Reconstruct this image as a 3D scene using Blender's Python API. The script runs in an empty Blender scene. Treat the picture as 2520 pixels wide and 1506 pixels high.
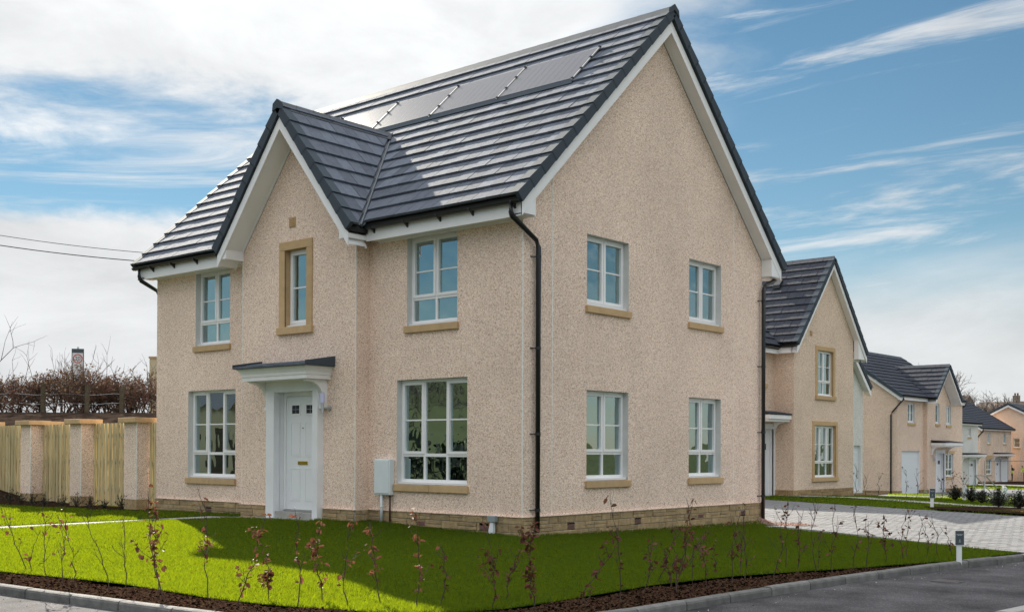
import bpy, bmesh, math, random
import numpy as np
from mathutils import Matrix, Vector
from mathutils.geometry import tessellate_polygon
random.seed(7); rng = np.random.default_rng(7)
R = math.radians
sc = bpy.context.scene
COL = sc.collection

# ---------------------------------------------------------------- camera
CAM = Vector((12.8436, -15.2498, 1.15))
yaw, pit, rol = 0.7088, 0.0086, 0.0042
s_, c_ = math.sin(yaw), math.cos(yaw)
R0 = Vector((c_, s_, 0)); F0 = Vector((-s_, c_, 0)); U0 = Vector((0, 0, 1))
FW = F0*math.cos(pit) + U0*math.sin(pit); U1 = -F0*math.sin(pit) + U0*math.cos(pit)
RT = R0*math.cos(rol) + U1*math.sin(rol); UP = -R0*math.sin(rol) + U1*math.cos(rol)
cd = bpy.data.cameras.new('camera'); cam = bpy.data.objects.new('camera', cd); COL.objects.link(cam)
m = Matrix.Identity(4)
for i in range(3):
    m[i][0] = RT[i]; m[i][1] = UP[i]; m[i][2] = -FW[i]; m[i][3] = CAM[i]
cam.matrix_world = m
cd.sensor_width = 36; cd.lens = 36*2832.12/2520; cd.shift_y = (1085.1-753)/2520
cd.clip_start = .1; cd.clip_end = 3000
sc.camera = cam

# ---------------------------------------------------------------- sky and sun
SUN = Vector((-1.62, .80, 1.0)).normalized()
sl = bpy.data.lights.new('sun', 'SUN'); sl.energy = 5.0; sl.angle = R(.53); sl.color = (1, .93, .80)
so = bpy.data.objects.new('sun', sl); COL.objects.link(so)
so.rotation_euler = SUN.to_track_quat('Z', 'Y').to_euler(); so.location = (0, 0, 40)
sun_el = math.asin(SUN.z); sun_az = math.atan2(SUN.x, SUN.y)
w = bpy.data.worlds.new('World'); sc.world = w; w.use_nodes = True
def make_world():
    nt = w.node_tree; N = nt.nodes; L = nt.links; N.clear()
    def nd(t, **k):
        n = N.new(t)
        for a, b in k.items(): setattr(n, a, b)
        return n
    def val(s, x):
        if isinstance(x, (int, float)): s.default_value = x
        else: L.new(x, s)
    def mt(op, a, b=0.0, c=0.0):
        n = nd('ShaderNodeMath', operation=op); val(n.inputs[0], a); val(n.inputs[1], b); val(n.inputs[2], c); return n.outputs[0]
    def ss(x, a, b):
        n = nd('ShaderNodeMapRange', interpolation_type='SMOOTHSTEP'); val(n.inputs[0], x)
        n.inputs[1].default_value = a; n.inputs[2].default_value = b; return n.outputs[0]
    out = nd('ShaderNodeOutputWorld'); bg = nd('ShaderNodeBackground'); bg.inputs[1].default_value = .1
    sky = nd('ShaderNodeTexSky', sky_type='NISHITA'); sky.sun_disc = False
    sky.sun_elevation = sun_el; sky.sun_rotation = sun_az; sky.air_density = 1.0; sky.dust_density = .0; sky.ozone_density = 1.4
    tc = nd('ShaderNodeTexCoord'); D = tc.outputs['Generated']
    def dot(v):
        n = nd('ShaderNodeVectorMath', operation='DOT_PRODUCT'); L.new(D, n.inputs[0]); n.inputs[1].default_value = v; return n.outputs['Value']
    z = dot((0, 0, 1)); el = mt('MULTIPLY', mt('ARCSINE', z), 57.3)
    az = mt('MULTIPLY', mt('ARCTAN2', dot(tuple(R0)), dot(tuple(F0))), 57.3)
    # streak noise laid on a flat layer overhead
    zz = mt('ADD', mt('MAXIMUM', z, 0.0), .10)
    px = mt('DIVIDE', dot(tuple(R0)), zz); py = mt('DIVIDE', dot(tuple(F0)), zz)
    def noise(xx, yy, sx, sy, det, rough, off, dist=0.0):
        cb = nd('ShaderNodeCombineXYZ'); L.new(mt('MULTIPLY', xx, sx), cb.inputs[0]); L.new(mt('MULTIPLY', yy, sy), cb.inputs[1]); cb.inputs[2].default_value = off
        n = nd('ShaderNodeTexNoise'); n.inputs['Scale'].default_value = 1; n.inputs['Detail'].default_value = det; n.inputs['Roughness'].default_value = rough
        n.inputs['Distortion'].default_value = dist; L.new(cb.outputs[0], n.inputs['Vector']); return n.outputs['Fac']
    na = noise(az, el, .11, .26, 7, .62, 3.1, .35)      # puffy detail
    nb = noise(az, el, .045, .16, 6, .55, 11.3, .6)     # long streaks, slightly tilted
    tilt = mt('ADD', el, mt('MULTIPLY', az, -.10))
    nc = noise(az, tilt, .05, .42, 8, .64, 27.7, .8)   # wisps
    # cloud bank along the horizon: higher and crisper on the left, soft on the right
    edge = mt('ADD', mt('ADD', 8.6, mt('MULTIPLY', ss(az, -6.0, -17.0), 2.5)), mt('MULTIPLY', mt('SUBTRACT', na, .5), 3.0))
    lowL = mt('MULTIPLY', ss(mt('SUBTRACT', edge, el), -.3, .7), ss(az, -5.0, -14.0))
    lowR = mt('MULTIPLY', ss(mt('SUBTRACT', mt('ADD', 7.2, mt('MULTIPLY', mt('SUBTRACT', nb, .5), 7.0)), el), -2.6, 2.2), .93)
    low = mt('MAXIMUM', lowL, lowR)
    # bright layer above left and centre
    e2 = mt('ADD', el, mt('MULTIPLY', mt('SUBTRACT', na, .5), 9.0))
    e2 = mt('ADD', e2, mt('MULTIPLY', mt('SUBTRACT', nb, .5), 7.0))
    azn = mt('ADD', az, mt('MULTIPLY', mt('SUBTRACT', na, .5), 16.0))
    gap = mt('MULTIPLY', ss(azn, 3.0, 13.0), ss(azn, 70.0, 55.0))
    high = mt('MULTIPLY', ss(e2, 14.6, 17.6), mt('SUBTRACT', 1.0, mt('MULTIPLY', gap, ss(el, 40.0, 30.0))))
    wis = mt('MULTIPLY', ss(nc, .47, .70), .85)
    hz = mt('MULTIPLY', ss(el, 11.0, 0.0), .35)
    ahead = ss(mt('ABSOLUTE', az), 95.0, 50.0)
    cl = mt('MAXIMUM', mt('MAXIMUM', mt('MULTIPLY', low, ahead), high), mt('MAXIMUM', mt('MULTIPLY', wis, mt('ADD', .25, mt('MULTIPLY', ahead, .75))), hz))
    # cloud brightness
    br = mt('ADD', mt('ADD', .74, mt('MULTIPLY', ss(na, .30, .70), .16)), mt('MULTIPLY', ss(nb, .35, .65), .12))
    sunward = ss(dot(tuple(SUN)), .70, .985)     # thin cloud glows towards the sun
    lum = mt('MULTIPLY', mt('MULTIPLY', mt('MULTIPLY', br, CLOUD), mt('ADD', .97, mt('MULTIPLY', sunward, .06))), mt('ADD', .86, mt('MULTIPLY', mt('POWER', mt('MAXIMUM', z, 0.0), 2.0), 1.25)))   # overcast layers brighten towards the zenith
    cc = nd('ShaderNodeCombineColor'); L.new(mt('MULTIPLY', lum, .965), cc.inputs[0]); L.new(mt('MULTIPLY', lum, .985), cc.inputs[1]); L.new(lum, cc.inputs[2])
    hs = nd('ShaderNodeHueSaturation'); hs.inputs['Hue'].default_value = .487; hs.inputs['Saturation'].default_value = SKY_SAT; hs.inputs['Value'].default_value = SKY_VAL; L.new(sky.outputs[0], hs.inputs['Color'])
    mx = nd('ShaderNodeMix', data_type='RGBA'); L.new(cl, mx.inputs[0]); L.new(hs.outputs[0], mx.inputs[6]); L.new(cc.outputs[0], mx.inputs[7])
    L.new(mx.outputs[2], bg.inputs[0]); L.new(bg.outputs[0], out.inputs[0])
CLOUD = 4.9; SKY_SAT = 1.15; SKY_VAL = .40
make_world()
sc.view_settings.view_transform = 'Standard'; sc.view_settings.look = 'None'
sc.view_settings.exposure = 1.06; sc.view_settings.gamma = 1; sc.view_settings.use_curve_mapping = False
sc.render.engine = 'CYCLES'; sc.cycles.use_denoising = True
sc.cycles.max_bounces = 7; sc.cycles.transparent_max_bounces = 10

# ---------------------------------------------------------------- materials
def nodes(name):
    mt_ = bpy.data.materials.new(name); mt_.use_nodes = True; nt = mt_.node_tree
    return mt_, nt, nt.nodes['Principled BSDF']
def mat(name, col, rough=.6, metal=0.0, var=.0, vscale=4.0, bump=0.0, bscale=60.0, rand=0.0, spec=.5, stretch=None):
    M_, nt, p = nodes(name); N = nt.nodes; L = nt.links
    p.inputs['Roughness'].default_value = rough; p.inputs['Metallic'].default_value = metal; p.inputs['Specular IOR Level'].default_value = spec
    g = N.new('ShaderNodeNewGeometry'); src = g.outputs['Position']
    if stretch:
        mp = N.new('ShaderNodeMapping'); mp.inputs['Scale'].default_value = stretch; L.new(src, mp.inputs[0]); src = mp.outputs[0]
    cur = None
    if var or rand:
        hs = N.new('ShaderNodeHueSaturation'); hs.inputs['Color'].default_value = (*col, 1)
        v = None
        if var:
            n = N.new('ShaderNodeTexNoise'); n.inputs['Scale'].default_value = vscale; n.inputs['Detail'].default_value = 6; L.new(src, n.inputs['Vector'])
            mr = N.new('ShaderNodeMapRange'); mr.inputs[1].default_value = .3; mr.inputs[2].default_value = .7; mr.inputs[3].default_value = 1-var; mr.inputs[4].default_value = 1+var
            L.new(n.outputs['Fac'], mr.inputs[0]); v = mr.outputs[0]
        if rand:
            oi = N.new('ShaderNodeObjectInfo'); mr = N.new('ShaderNodeMapRange'); mr.inputs[3].default_value = 1-rand; mr.inputs[4].default_value = 1+rand
            L.new(oi.outputs['Random'], mr.inputs[0])
            if v:
                q = N.new('ShaderNodeMath'); q.operation = 'MULTIPLY'; L.new(v, q.inputs[0]); L.new(mr.outputs[0], q.inputs[1]); v = q.outputs[0]
            else: v = mr.outputs[0]
        L.new(v, hs.inputs['Value']); L.new(hs.outputs[0], p.inputs['Base Color'])
    else: p.inputs['Base Color'].default_value = (*col, 1)
    if bump:
        n = N.new('ShaderNodeTexNoise'); n.inputs['Scale'].default_value = bscale; n.inputs['Detail'].default_value = 4; L.new(src, n.inputs['Vector'])
        b = N.new('ShaderNodeBump'); b.inputs['Strength'].default_value = bump; b.inputs['Distance'].default_value = .02; L.new(n.outputs['Fac'], b.inputs['Height']); L.new(b.outputs[0], p.inputs['Normal'])
    return M_
def chips(name, stops, scale=52.0, tint=(1, 1, 1), bump=.5, dist=.012, amp=0, nscale=.55):
    M_, nt, p = nodes(name); N = nt.nodes; L = nt.links
    g = N.new('ShaderNodeNewGeometry')
    v = N.new('ShaderNodeTexVoronoi'); v.inputs['Scale'].default_value = scale; L.new(g.outputs['Position'], v.inputs['Vector'])
    sp = N.new('ShaderNodeSeparateColor'); L.new(v.outputs['Color'], sp.inputs[0])
    cr = N.new('ShaderNodeValToRGB'); cr.color_ramp.interpolation = 'CONSTANT'
    e = cr.color_ramp.elements
    while len(e) < len(stops): e.new(.5)
    for i, (pos, c) in enumerate(stops): e[i].position = pos; e[i].color = (c[0]*tint[0], c[1]*tint[1], c[2]*tint[2], 1)
    L.new(sp.outputs[0], cr.inputs[0])
    n = N.new('ShaderNodeTexNoise'); n.inputs['Scale'].default_value = nscale; n.inputs['Detail'].default_value = 7; n.inputs['Roughness'].default_value = .6; L.new(g.outputs['Position'], n.inputs['Vector'])
    mr = N.new('ShaderNodeMapRange'); mr.inputs[1].default_value = .3; mr.inputs[2].default_value = .7; mr.inputs[3].default_value = 1-amp if amp else .90; mr.inputs[4].default_value = 1+amp if amp else 1.07; L.new(n.outputs['Fac'], mr.inputs[0])
    hs = N.new('ShaderNodeHueSaturation'); L.new(cr.outputs[0], hs.inputs['Color']); L.new(mr.outputs[0], hs.inputs['Value'])
    L.new(hs.outputs[0], p.inputs['Base Color']); p.inputs['Roughness'].default_value = .9; p.inputs['Specular IOR Level'].default_value = .25
    b = N.new('ShaderNodeBump'); b.inputs['Strength'].default_value = bump; b.inputs['Distance'].default_value = dist; b.invert = True
    L.new(v.outputs['Distance'], b.inputs['Height']); L.new(b.outputs[0], p.inputs['Normal'])
    return M_
DASH = [(0, (.95, .84, .74)), (.38, (.84, .68, .57)), (.62, (.68, .50, .40)), (.78, (.42, .28, .22)), (.90, (.18, .12, .10)), (.955, (1, .94, .87))]
M = {}
M['dash'] = chips('roughcast', DASH, 118, (1.05, .985, .955), .2)
M['dash_tan'] = chips('roughcast_tan', DASH, 100, (.97, .90, .83), .22)
M['dash_white'] = chips('roughcast_white', [(0, (.82, .81, .78)), (.5, (.74, .72, .68)), (.8, (.6, .57, .53)), (.93, (.45, .42, .4))], 58)
M['tile'] = mat('roof_tile', (.128, .145, .182), .85, var=.12, vscale=9, bump=.2, bscale=120, rand=.26, spec=.16)
M['tile_dark'] = mat('roof_tile_dark', (.030, .035, .052), .8, var=.12, vscale=9, bump=.2, bscale=120, rand=.16, spec=.4)
M['deck'] = mat('roof_felt', (.02, .02, .02), .9)
M['cap'] = mat('verge_plastic', (.062, .078, .098), .75, rand=.06, spec=.15)
M['ridge'] = mat('ridge_tile', (.06, .07, .085), .6, var=.1, vscale=20, rand=.1)
M['white'] = mat('white_upvc', (.88, .87, .88), .28, var=.03, vscale=3)
M['whitepaint'] = mat('white_painted_board', (.88, .86, .86), .5, var=.04, vscale=5)
M['render_white'] = mat('smooth_white_render', (.82, .82, .85), .7, var=.04, vscale=3, bump=.1, bscale=80)
M['reveal'] = mat('painted_reveal', (.66, .66, .65), .7, var=.05, vscale=6)
M['bead'] = mat('render_bead', (.86, .84, .80), .5, var=.15, vscale=14)
M['stone'] = mat('sandstone_dressing', (.56, .385, .215), .85, var=.08, vscale=7, bump=.25, bscale=90, rand=.05, spec=.2)
M['brick'] = mat('base_course_stone', (.38, .275, .155), .9, var=.22, vscale=11, bump=.8, bscale=38, rand=.16, spec=.2)
M['brick_tan'] = mat('base_course_tan', (.36, .245, .13), .9, var=.2, vscale=11, bump=.5, bscale=38, rand=.15, spec=.2)
M['mortar'] = mat('mortar', (.40, .37, .33), .95, var=.1, vscale=20)
M['gutter'] = mat('black_pvc', (.016, .017, .02), .3, spec=.5)
M['lead'] = mat('grey_valley_trim', (.11, .13, .155), .45, var=.1, vscale=8)
M['alu'] = mat('metal_rail', (.42, .42, .42), .5, .6)
M['steel'] = mat('galvanised_steel', (.5, .52, .55), .45, .7, var=.1)
M['panel'] = mat('solar_glass', (.020, .022, .045), .22, var=.15, vscale=6, spec=.5)
M['doorm'] = mat('white_door_skin', (.84, .85, .88), .32)
M['garage'] = mat('garage_door', (.76, .79, .82), .35)
M['brass'] = mat('brass', (.55, .42, .08), .22, .95)
M['lampglass'] = mat('lilac_lamp_cover', (.62, .62, .85), .25)
M['meter'] = mat('meter_box_plastic', (.72, .77, .80), .45, var=.03)
M['whitepipe'] = mat('white_pipe', (.70, .74, .77), .4)
M['brownpipe'] = mat('brown_pipe', (.06, .035, .025), .5)
M['greybox'] = mat('grey_plastic', (.27, .31, .33), .5)
M['airbrick'] = mat('red_airbrick', (.30, .165, .145), .9)
M['black'] = mat('black_slot', (.01, .01, .01), .9)
M['cream'] = mat('interior_plaster', (.72, .66, .55), .9)
M['curtain'] = mat('pale_curtain', (.78, .76, .70), .9)
M['carpet'] = mat('floor_boarding', (.3, .24, .17), .9)
M['wood'] = None
M['cable'] = mat('black_cable', (.02, .02, .02), .6)
M['sign_dark'] = mat('sign_slate_grey', (.055, .075, .09), .5)
M['sign_print'] = mat('sign_white_print', (.8, .8, .8), .5)
M['post_white'] = mat('white_timber_post', (.78, .79, .80), .5, var=.04)
M['red'] = mat('sign_red', (.5, .02, .03), .5)
M['sign20'] = mat('speed_sign_face', (.62, .63, .65), .5)
M['post_wood'] = mat('weathered_post', (.085, .07, .045), .9, var=.3, vscale=12)
M['bark'] = mat('twig_bark', (.070, .045, .034), .85, var=.25, vscale=30)
M['hedgebark'] = mat('hedge_twigs', (.095, .058, .042), .9, var=.35, vscale=1.5)
M['treebark'] = mat('distant_tree_bark', (.13, .11, .10), .9)
M['kerb'] = mat('concrete_kerb', (.155, .15, .145), .9, var=.25, vscale=7, bump=.6, bscale=70, rand=.16)
M['kerb_light'] = mat('light_kerb', (.34, .33, .31), .9, var=.1, vscale=9, bump=.3, bscale=60, rand=.06)
M['slab'] = mat('concrete_slab_path', (.36, .35, .33), .9, var=.14, vscale=5, bump=.3, bscale=50, rand=.06)
M['block'] = mat('paving_block', (.150, .150, .156), .85, var=.1, vscale=2.2, bump=.3, bscale=60, rand=.16)
M['joint'] = mat('paving_joint_sand', (.10, .09, .08), .95)
M['soil'] = mat('dark_soil', (.032, .020, .014), .95, var=.4, vscale=8, bump=1.0, bscale=22, spec=0)
M['bank'] = mat('bank_soil', (.040, .029, .023), .95, var=.5, vscale=2.5, bump=1.0, bscale=7, spec=0)
M['hill'] = mat('pasture', (.060, .066, .036), .9, var=.3, vscale=.06, spec=0)
M['lawnbase'] = mat('lawn_soil', (.040, .060, .006), .95, var=.3, vscale=3, spec=0)
M['hiviz'] = mat('hi_vis_yellow', (.55, .85, .04), .7)
M['darkcloth'] = mat('dark_clothing', (.02, .024, .035), .9)
M['skin'] = mat('skin', (.45, .28, .2), .6)
M['helmet'] = mat('dark_cap', (.03, .03, .03), .5)
M['farroof'] = mat('brown_far_roof', (.13, .085, .065), .8, var=.2, vscale=2)
M['farwall'] = mat('brown_far_wall', (.22, .17, .13), .9)
M['wallbuff'] = mat('buff_far_wall', (.62, .52, .34), .9)
M['gravel'] = chips('red_gravel', [(0, (.42, .25, .2)), (.4, (.32, .18, .15)), (.7, (.5, .38, .32)), (.9, (.2, .12, .1))], 40)
M['asphalt'] = chips('asphalt_footway', [(0, (.075, .074, .078)), (.45, (.055, .055, .06)), (.75, (.10, .098, .10)), (.955, (.19, .18, .17))], 110, (1.05, 1.02, 1.03), .6, .004, .55, 1.1)
M['asphalt'].node_tree.nodes['Principled BSDF'].inputs['Specular IOR Level'].default_value = .10
M['asphalt'].node_tree.nodes['Principled BSDF'].inputs['Roughness'].default_value = .9

def leafy(name, col, trans=.45, var=.35, vscale=3.0, rough=.6, hue=0.02, rand=0.0, spec=.3, tcol=None):
    M_, nt, p = nodes(name); N = nt.nodes; L = nt.links
    g = N.new('ShaderNodeNewGeometry')
    n = N.new('ShaderNodeTexNoise'); n.inputs['Scale'].default_value = vscale; n.inputs['Detail'].default_value = 8; n.inputs['Roughness'].default_value = .7; L.new(g.outputs['Position'], n.inputs['Vector'])
    hs = N.new('ShaderNodeHueSaturation'); hs.inputs['Color'].default_value = (*col, 1)
    mr = N.new('ShaderNodeMapRange'); mr.inputs[1].default_value = .3; mr.inputs[2].default_value = .7; mr.inputs[3].default_value = 1-var; mr.inputs[4].default_value = 1+var; L.new(n.outputs['Fac'], mr.inputs[0])
    v = mr.outputs[0]
    if rand:
        oi = N.new('ShaderNodeObjectInfo'); m2 = N.new('ShaderNodeMapRange'); m2.inputs[3].default_value = 1-rand; m2.inputs[4].default_value = 1+rand; L.new(oi.outputs['Random'], m2.inputs[0])
        q = N.new('ShaderNodeMath'); q.operation = 'MULTIPLY'; L.new(v, q.inputs[0]); L.new(m2.outputs[0], q.inputs[1]); v = q.outputs[0]
    L.new(v, hs.inputs['Value'])
    mh = N.new('ShaderNodeMapRange'); mh.inputs[1].default_value = .3; mh.inputs[2].default_value = .7; mh.inputs[3].default_value = .5-hue; mh.inputs[4].default_value = .5+hue
    n2 = N.new('ShaderNodeTexNoise'); n2.inputs['Scale'].default_value = vscale*.4; L.new(g.outputs['Position'], n2.inputs['Vector']); L.new(n2.outputs['Fac'], mh.inputs[0]); L.new(mh.outputs[0], hs.inputs['Hue'])
    L.new(hs.outputs[0], p.inputs['Base Color']); p.inputs['Roughness'].default_value = rough; p.inputs['Specular IOR Level'].default_value = spec
    t = N.new('ShaderNodeBsdfTranslucent')
    if tcol:      # light that passes through a blade comes out yellower than what it reflects
        h2_ = N.new('ShaderNodeHueSaturation'); h2_.inputs['Color'].default_value = (*tcol, 1); L.new(v, h2_.inputs['Value']); L.new(h2_.outputs[0], t.inputs[0])
    else: L.new(hs.outputs[0], t.inputs[0])
    mx = N.new('ShaderNodeMixShader'); mx.inputs[0].default_value = trans; L.new(p.outputs[0], mx.inputs[1]); L.new(t.outputs[0], mx.inputs[2])
    L.new(mx.outputs[0], N['Material Output'].inputs[0]); return M_
M['grass'] = leafy('grass_blade', (.022, .085, .008), .62, .42, 16.0, .55, .012, tcol=(.225, .285, .005))
M['beech'] = leafy('dry_beech_leaf', (.15, .060, .034), .4, .45, 20, .6, .02, .45)
M['evergreen'] = leafy('evergreen_leaf', (.016, .025, .010), .2, .4, 12, .4, .02, spec=.4)
M['hedgeleaf'] = leafy('hedge_dead_leaf', (.13, .075, .045), .3, .5, 2.0, .8, .03)
M['bark_chip'] = leafy('bark_chip', (.060, .034, .022), .0, .95, 30, .85, .02, spec=0)
def glass():
    M_, nt, p = nodes('window_glass'); N = nt.nodes; L = nt.links; N.remove(p)
    t = N.new('ShaderNodeBsdfTransparent'); t.inputs[0].default_value = (.62, .68, .68, 1)
    g = N.new('ShaderNodeBsdfGlossy'); g.inputs['Roughness'].default_value = .01; g.inputs[0].default_value = (.78, .98, 1, 1)
    ge = N.new('ShaderNodeNewGeometry'); no = N.new('ShaderNodeTexNoise'); no.inputs['Scale'].default_value = 1.2; L.new(ge.outputs['Position'], no.inputs['Vector'])
    b = N.new('ShaderNodeBump'); b.inputs['Strength'].default_value = .12; b.inputs['Distance'].default_value = .1; L.new(no.outputs['Fac'], b.inputs['Height']); L.new(b.outputs[0], g.inputs['Normal'])
    f = N.new('ShaderNodeFresnel'); f.inputs[0].default_value = 5.6
    mx = N.new('ShaderNodeMixShader'); L.new(f.outputs[0], mx.inputs[0]); L.new(t.outputs[0], mx.inputs[1]); L.new(g.outputs[0], mx.inputs[2]); L.new(mx.outputs[0], N['Material Output'].inputs[0]); return M_
M['glass'] = glass()
def timber():
    M_, nt, p = nodes('green_treated_timber'); N = nt.nodes; L = nt.links
    g = N.new('ShaderNodeNewGeometry'); mp = N.new('ShaderNodeMapping'); mp.inputs['Scale'].default_value = (26, 26, 1.3); L.new(g.outputs['Position'], mp.inputs[0])
    n = N.new('ShaderNodeTexNoise'); n.inputs['Scale'].default_value = 1; n.inputs['Detail'].default_value = 5; n.inputs['Distortion'].default_value = .8; L.new(mp.outputs[0], n.inputs['Vector'])
    cr = N.new('ShaderNodeValToRGB'); e = cr.color_ramp.elements; e[0].position = .3; e[0].color = (.34, .25, .12, 1); e[1].position = .62; e[1].color = (.70, .585, .34, 1); L.new(n.outputs['Fac'], cr.inputs[0])
    k = N.new('ShaderNodeTexVoronoi'); k.inputs['Scale'].default_value = 1; mk = N.new('ShaderNodeMapping'); mk.inputs['Scale'].default_value = (9, 9, 2.6); L.new(g.outputs['Position'], mk.inputs[0]); L.new(mk.outputs[0], k.inputs['Vector'])
    kr = N.new('ShaderNodeMapRange'); kr.inputs[1].default_value = .06; kr.inputs[2].default_value = .16; kr.inputs[3].default_value = .35; kr.inputs[4].default_value = 1; L.new(k.outputs['Distance'], kr.inputs[0])
    oi = N.new('ShaderNodeObjectInfo'); m2 = N.new('ShaderNodeMapRange'); m2.inputs[3].default_value = .75; m2.inputs[4].default_value = 1.15; L.new(oi.outputs['Random'], m2.inputs[0])
    q = N.new('ShaderNodeMath'); q.operation = 'MULTIPLY'; L.new(kr.outputs[0], q.inputs[0]); L.new(m2.outputs[0], q.inputs[1])
    hs = N.new('ShaderNodeHueSaturation'); L.new(cr.outputs[0], hs.inputs['Color']); L.new(q.outputs[0], hs.inputs['Value'])
    L.new(hs.outputs[0], p.inputs['Base Color']); p.inputs['Roughness'].default_value = .8; return M_
M['wood'] = timber()

# ---------------------------------------------------------------- mesh helpers
class MB:
    def __init__(s): s.v = []; s.f = []
    def poly(s, pts):
        n = len(s.v); s.v += [tuple(p) for p in pts]; s.f.append(tuple(range(n, n+len(pts)))); return s
    def hexa(s, p):      # 8 corners: bottom ring 0-3, top ring 4-7
        n = len(s.v); s.v += [tuple(q) for q in p]
        s.f += [tuple(n+i for i in q) for q in ((3, 2, 1, 0), (4, 5, 6, 7), (0, 1, 5, 4), (1, 2, 6, 5), (2, 3, 7, 6), (3, 0, 4, 7))]; return s
    def box(s, x0, x1, y0, y1, z0, z1):
        return s.hexa([(x0, y0, z0), (x1, y0, z0), (x1, y1, z0), (x0, y1, z0), (x0, y0, z1), (x1, y0, z1), (x1, y1, z1), (x0, y1, z1)])
    def fbox(s, fr, u0, u1, z0, z1, n0, n1):
        c = [fr(u, z, n) for z in (z0, z1) for u, n in ((u0, n1), (u1, n1), (u1, n0), (u0, n0))]
        return s.hexa(c)
    def prism(s, ring0, ring1):
        n = len(s.v); k = len(ring0); s.v += [tuple(p) for p in ring0]+[tuple(p) for p in ring1]
        s.f.append(tuple(range(n+k-1, n-1, -1))); s.f.append(tuple(range(n+k, n+2*k)))
        for i in range(k): j = (i+1) % k; s.f.append((n+i, n+j, n+k+j, n+k+i))
        return s
    def tube(s, pts, rad, seg=8, cap=True, r2=None):
        pts = [Vector(p) for p in pts]; rings = []
        K = len(pts)
        for i, p in enumerate(pts):
            d = (pts[min(i+1, K-1)]-pts[max(i-1, 0)]).normalized()
            a = d.cross(Vector((0, 0, 1)))
            if a.length < .05: a = d.cross(Vector((1, 0, 0)))
            a.normalize(); b = d.cross(a)
            r = rad if r2 is None else rad+(r2-rad)*i/(K-1)
            if 0 < i < K-1:
                d0 = (pts[i]-pts[i-1]).normalized(); r_m = r/max(.6, d.dot(d0))
            else: r_m = r
            n = len(s.v); s.v += [tuple(p+a*(r_m*math.cos(t))+b*(r_m*math.sin(t))) for t in (2*math.pi*j/seg for j in range(seg))]; rings.append(n)
        for n0, n1 in zip(rings, rings[1:]):
            for j in range(seg): k = (j+1) % seg; s.f.append((n0+j, n0+k, n1+k, n1+j))
        if cap:
            s.f.append(tuple(range(rings[0]+seg-1, rings[0]-1, -1))); s.f.append(tuple(range(rings[-1], rings[-1]+seg)))
        return s
    def mesh(s, name, off=(0, 0, 0)):
        me = bpy.data.meshes.new(name); ox, oy, oz = off
        me.from_pydata([(a-ox, b-oy, c-oz) for a, b, c in s.v], [], s.f); return me
OFF = {}
def off_of(p): return OFF.get(p.name, Vector((0, 0, 0))) if p else Vector((0, 0, 0))
def fixn(me):
    bm = bmesh.new(); bm.from_mesh(me); bmesh.ops.recalc_face_normals(bm, faces=bm.faces); bm.to_mesh(me); bm.free()
def add(name, mb, m_, parent=None, kind=None, smooth=False, bevel=0, off=None, fix=True):
    o_ = off_of(parent) if off is None else Vector(off)
    me = mb.mesh(name, o_) if isinstance(mb, MB) else mb
    if fix and isinstance(mb, MB) and len(me.polygons) < 60000: fixn(me)
    me.materials.clear(); me.materials.append(M[m_])
    o = bpy.data.objects.new(name, me); COL.objects.link(o)
    if parent: o.parent = parent
    elif off is not None: o.location = off
    OFF[o.name] = o_
    if kind: o['kind'] = kind
    if smooth:
        me.polygons.foreach_set('use_smooth', [True]*len(me.polygons))
    if bevel:
        b = o.modifiers.new('bevel', 'BEVEL'); b.width = bevel; b.segments = 1; b.limit_method = 'ANGLE'
    return o
def inst(name, me, mtx, parent):     # shared mesh, world matrix mtx
    o = bpy.data.objects.new(name, me); COL.objects.link(o); o.parent = parent
    o.matrix_local = Matrix.Translation(-off_of(parent)) @ mtx; OFF[o.name] = Vector((0, 0, 0)); return o
def thing(name, label, cat, loc, group=None):
    o = bpy.data.objects.new(name, None); COL.objects.link(o); o.location = loc; o.empty_display_size = .3
    o['label'] = label; o['category'] = cat
    if group: o['group'] = group
    OFF[o.name] = Vector(loc); return o
def tag(o, label, cat, group=None):
    o['label'] = label; o['category'] = cat
    if group: o['group'] = group
    return o
def frame(o, U, N):
    o = Vector(o); U = Vector(U); N = Vector(N); Z = Vector((0, 0, 1))
    def f(u, z, n=0.0): return o+U*u+Z*z+N*n
    f.o = o; f.U = U; f.N = N; return f

# ---------------------------------------------------------------- ground heights
def lerp(a, b, t): return a+(b-a)*t
def sst(a, b, x):
    t = min(1, max(0, (x-a)/(b-a))); return t*t*(3-2*t)
def H(x, y):
    gy = float(np.interp(y, [8.5, 17, 25, 51, 62, 93, 115, 200, 600], [-.5, -.52, -.52, -1.3, -1.4, -1.95, -2.05, -2.4, -3]))
    if y < 8.5:
        zw = float(np.interp(x, [-12, -8, -5.5, -4, 0], [-.24, -.21, -.15, -.17, -.29]))
        zg = float(np.interp(y, [0, 8.5], [-.29, -.47]))
        if x <= 0: z = lerp(zw, -.5, min(1, max(0, -y)/8))
        elif y >= 0: z = lerp(zg, -.5, min(1, x/5.6))
        else: z = lerp(-.29, -.5, min(1, math.hypot(x/5.6, y/8)))
    else: z = lerp(lerp(-.47, -.5, min(1, max(0, x/5.6))), gy, min(1, (y-8.5)/3))
    if x < -12 or y > 10:
        q = -.65*(x-CAM.x)+.76*(y-CAM.y); r = .76*(x-CAM.x)+.65*(y-CAM.y)
        k = sst(30, 43, q)*sst(2, -6, r)
        z = lerp(z, 2.55, k)
    d2 = ((x+95)/75)**2+((y+105)/60)**2
    z += 17*math.exp(-d2)*sst(32, 75, math.hypot(x, y))
    return z-.045*sst(14, 8, y)*sst(14, 9, x)*sst(-40, -26, x)
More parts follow.
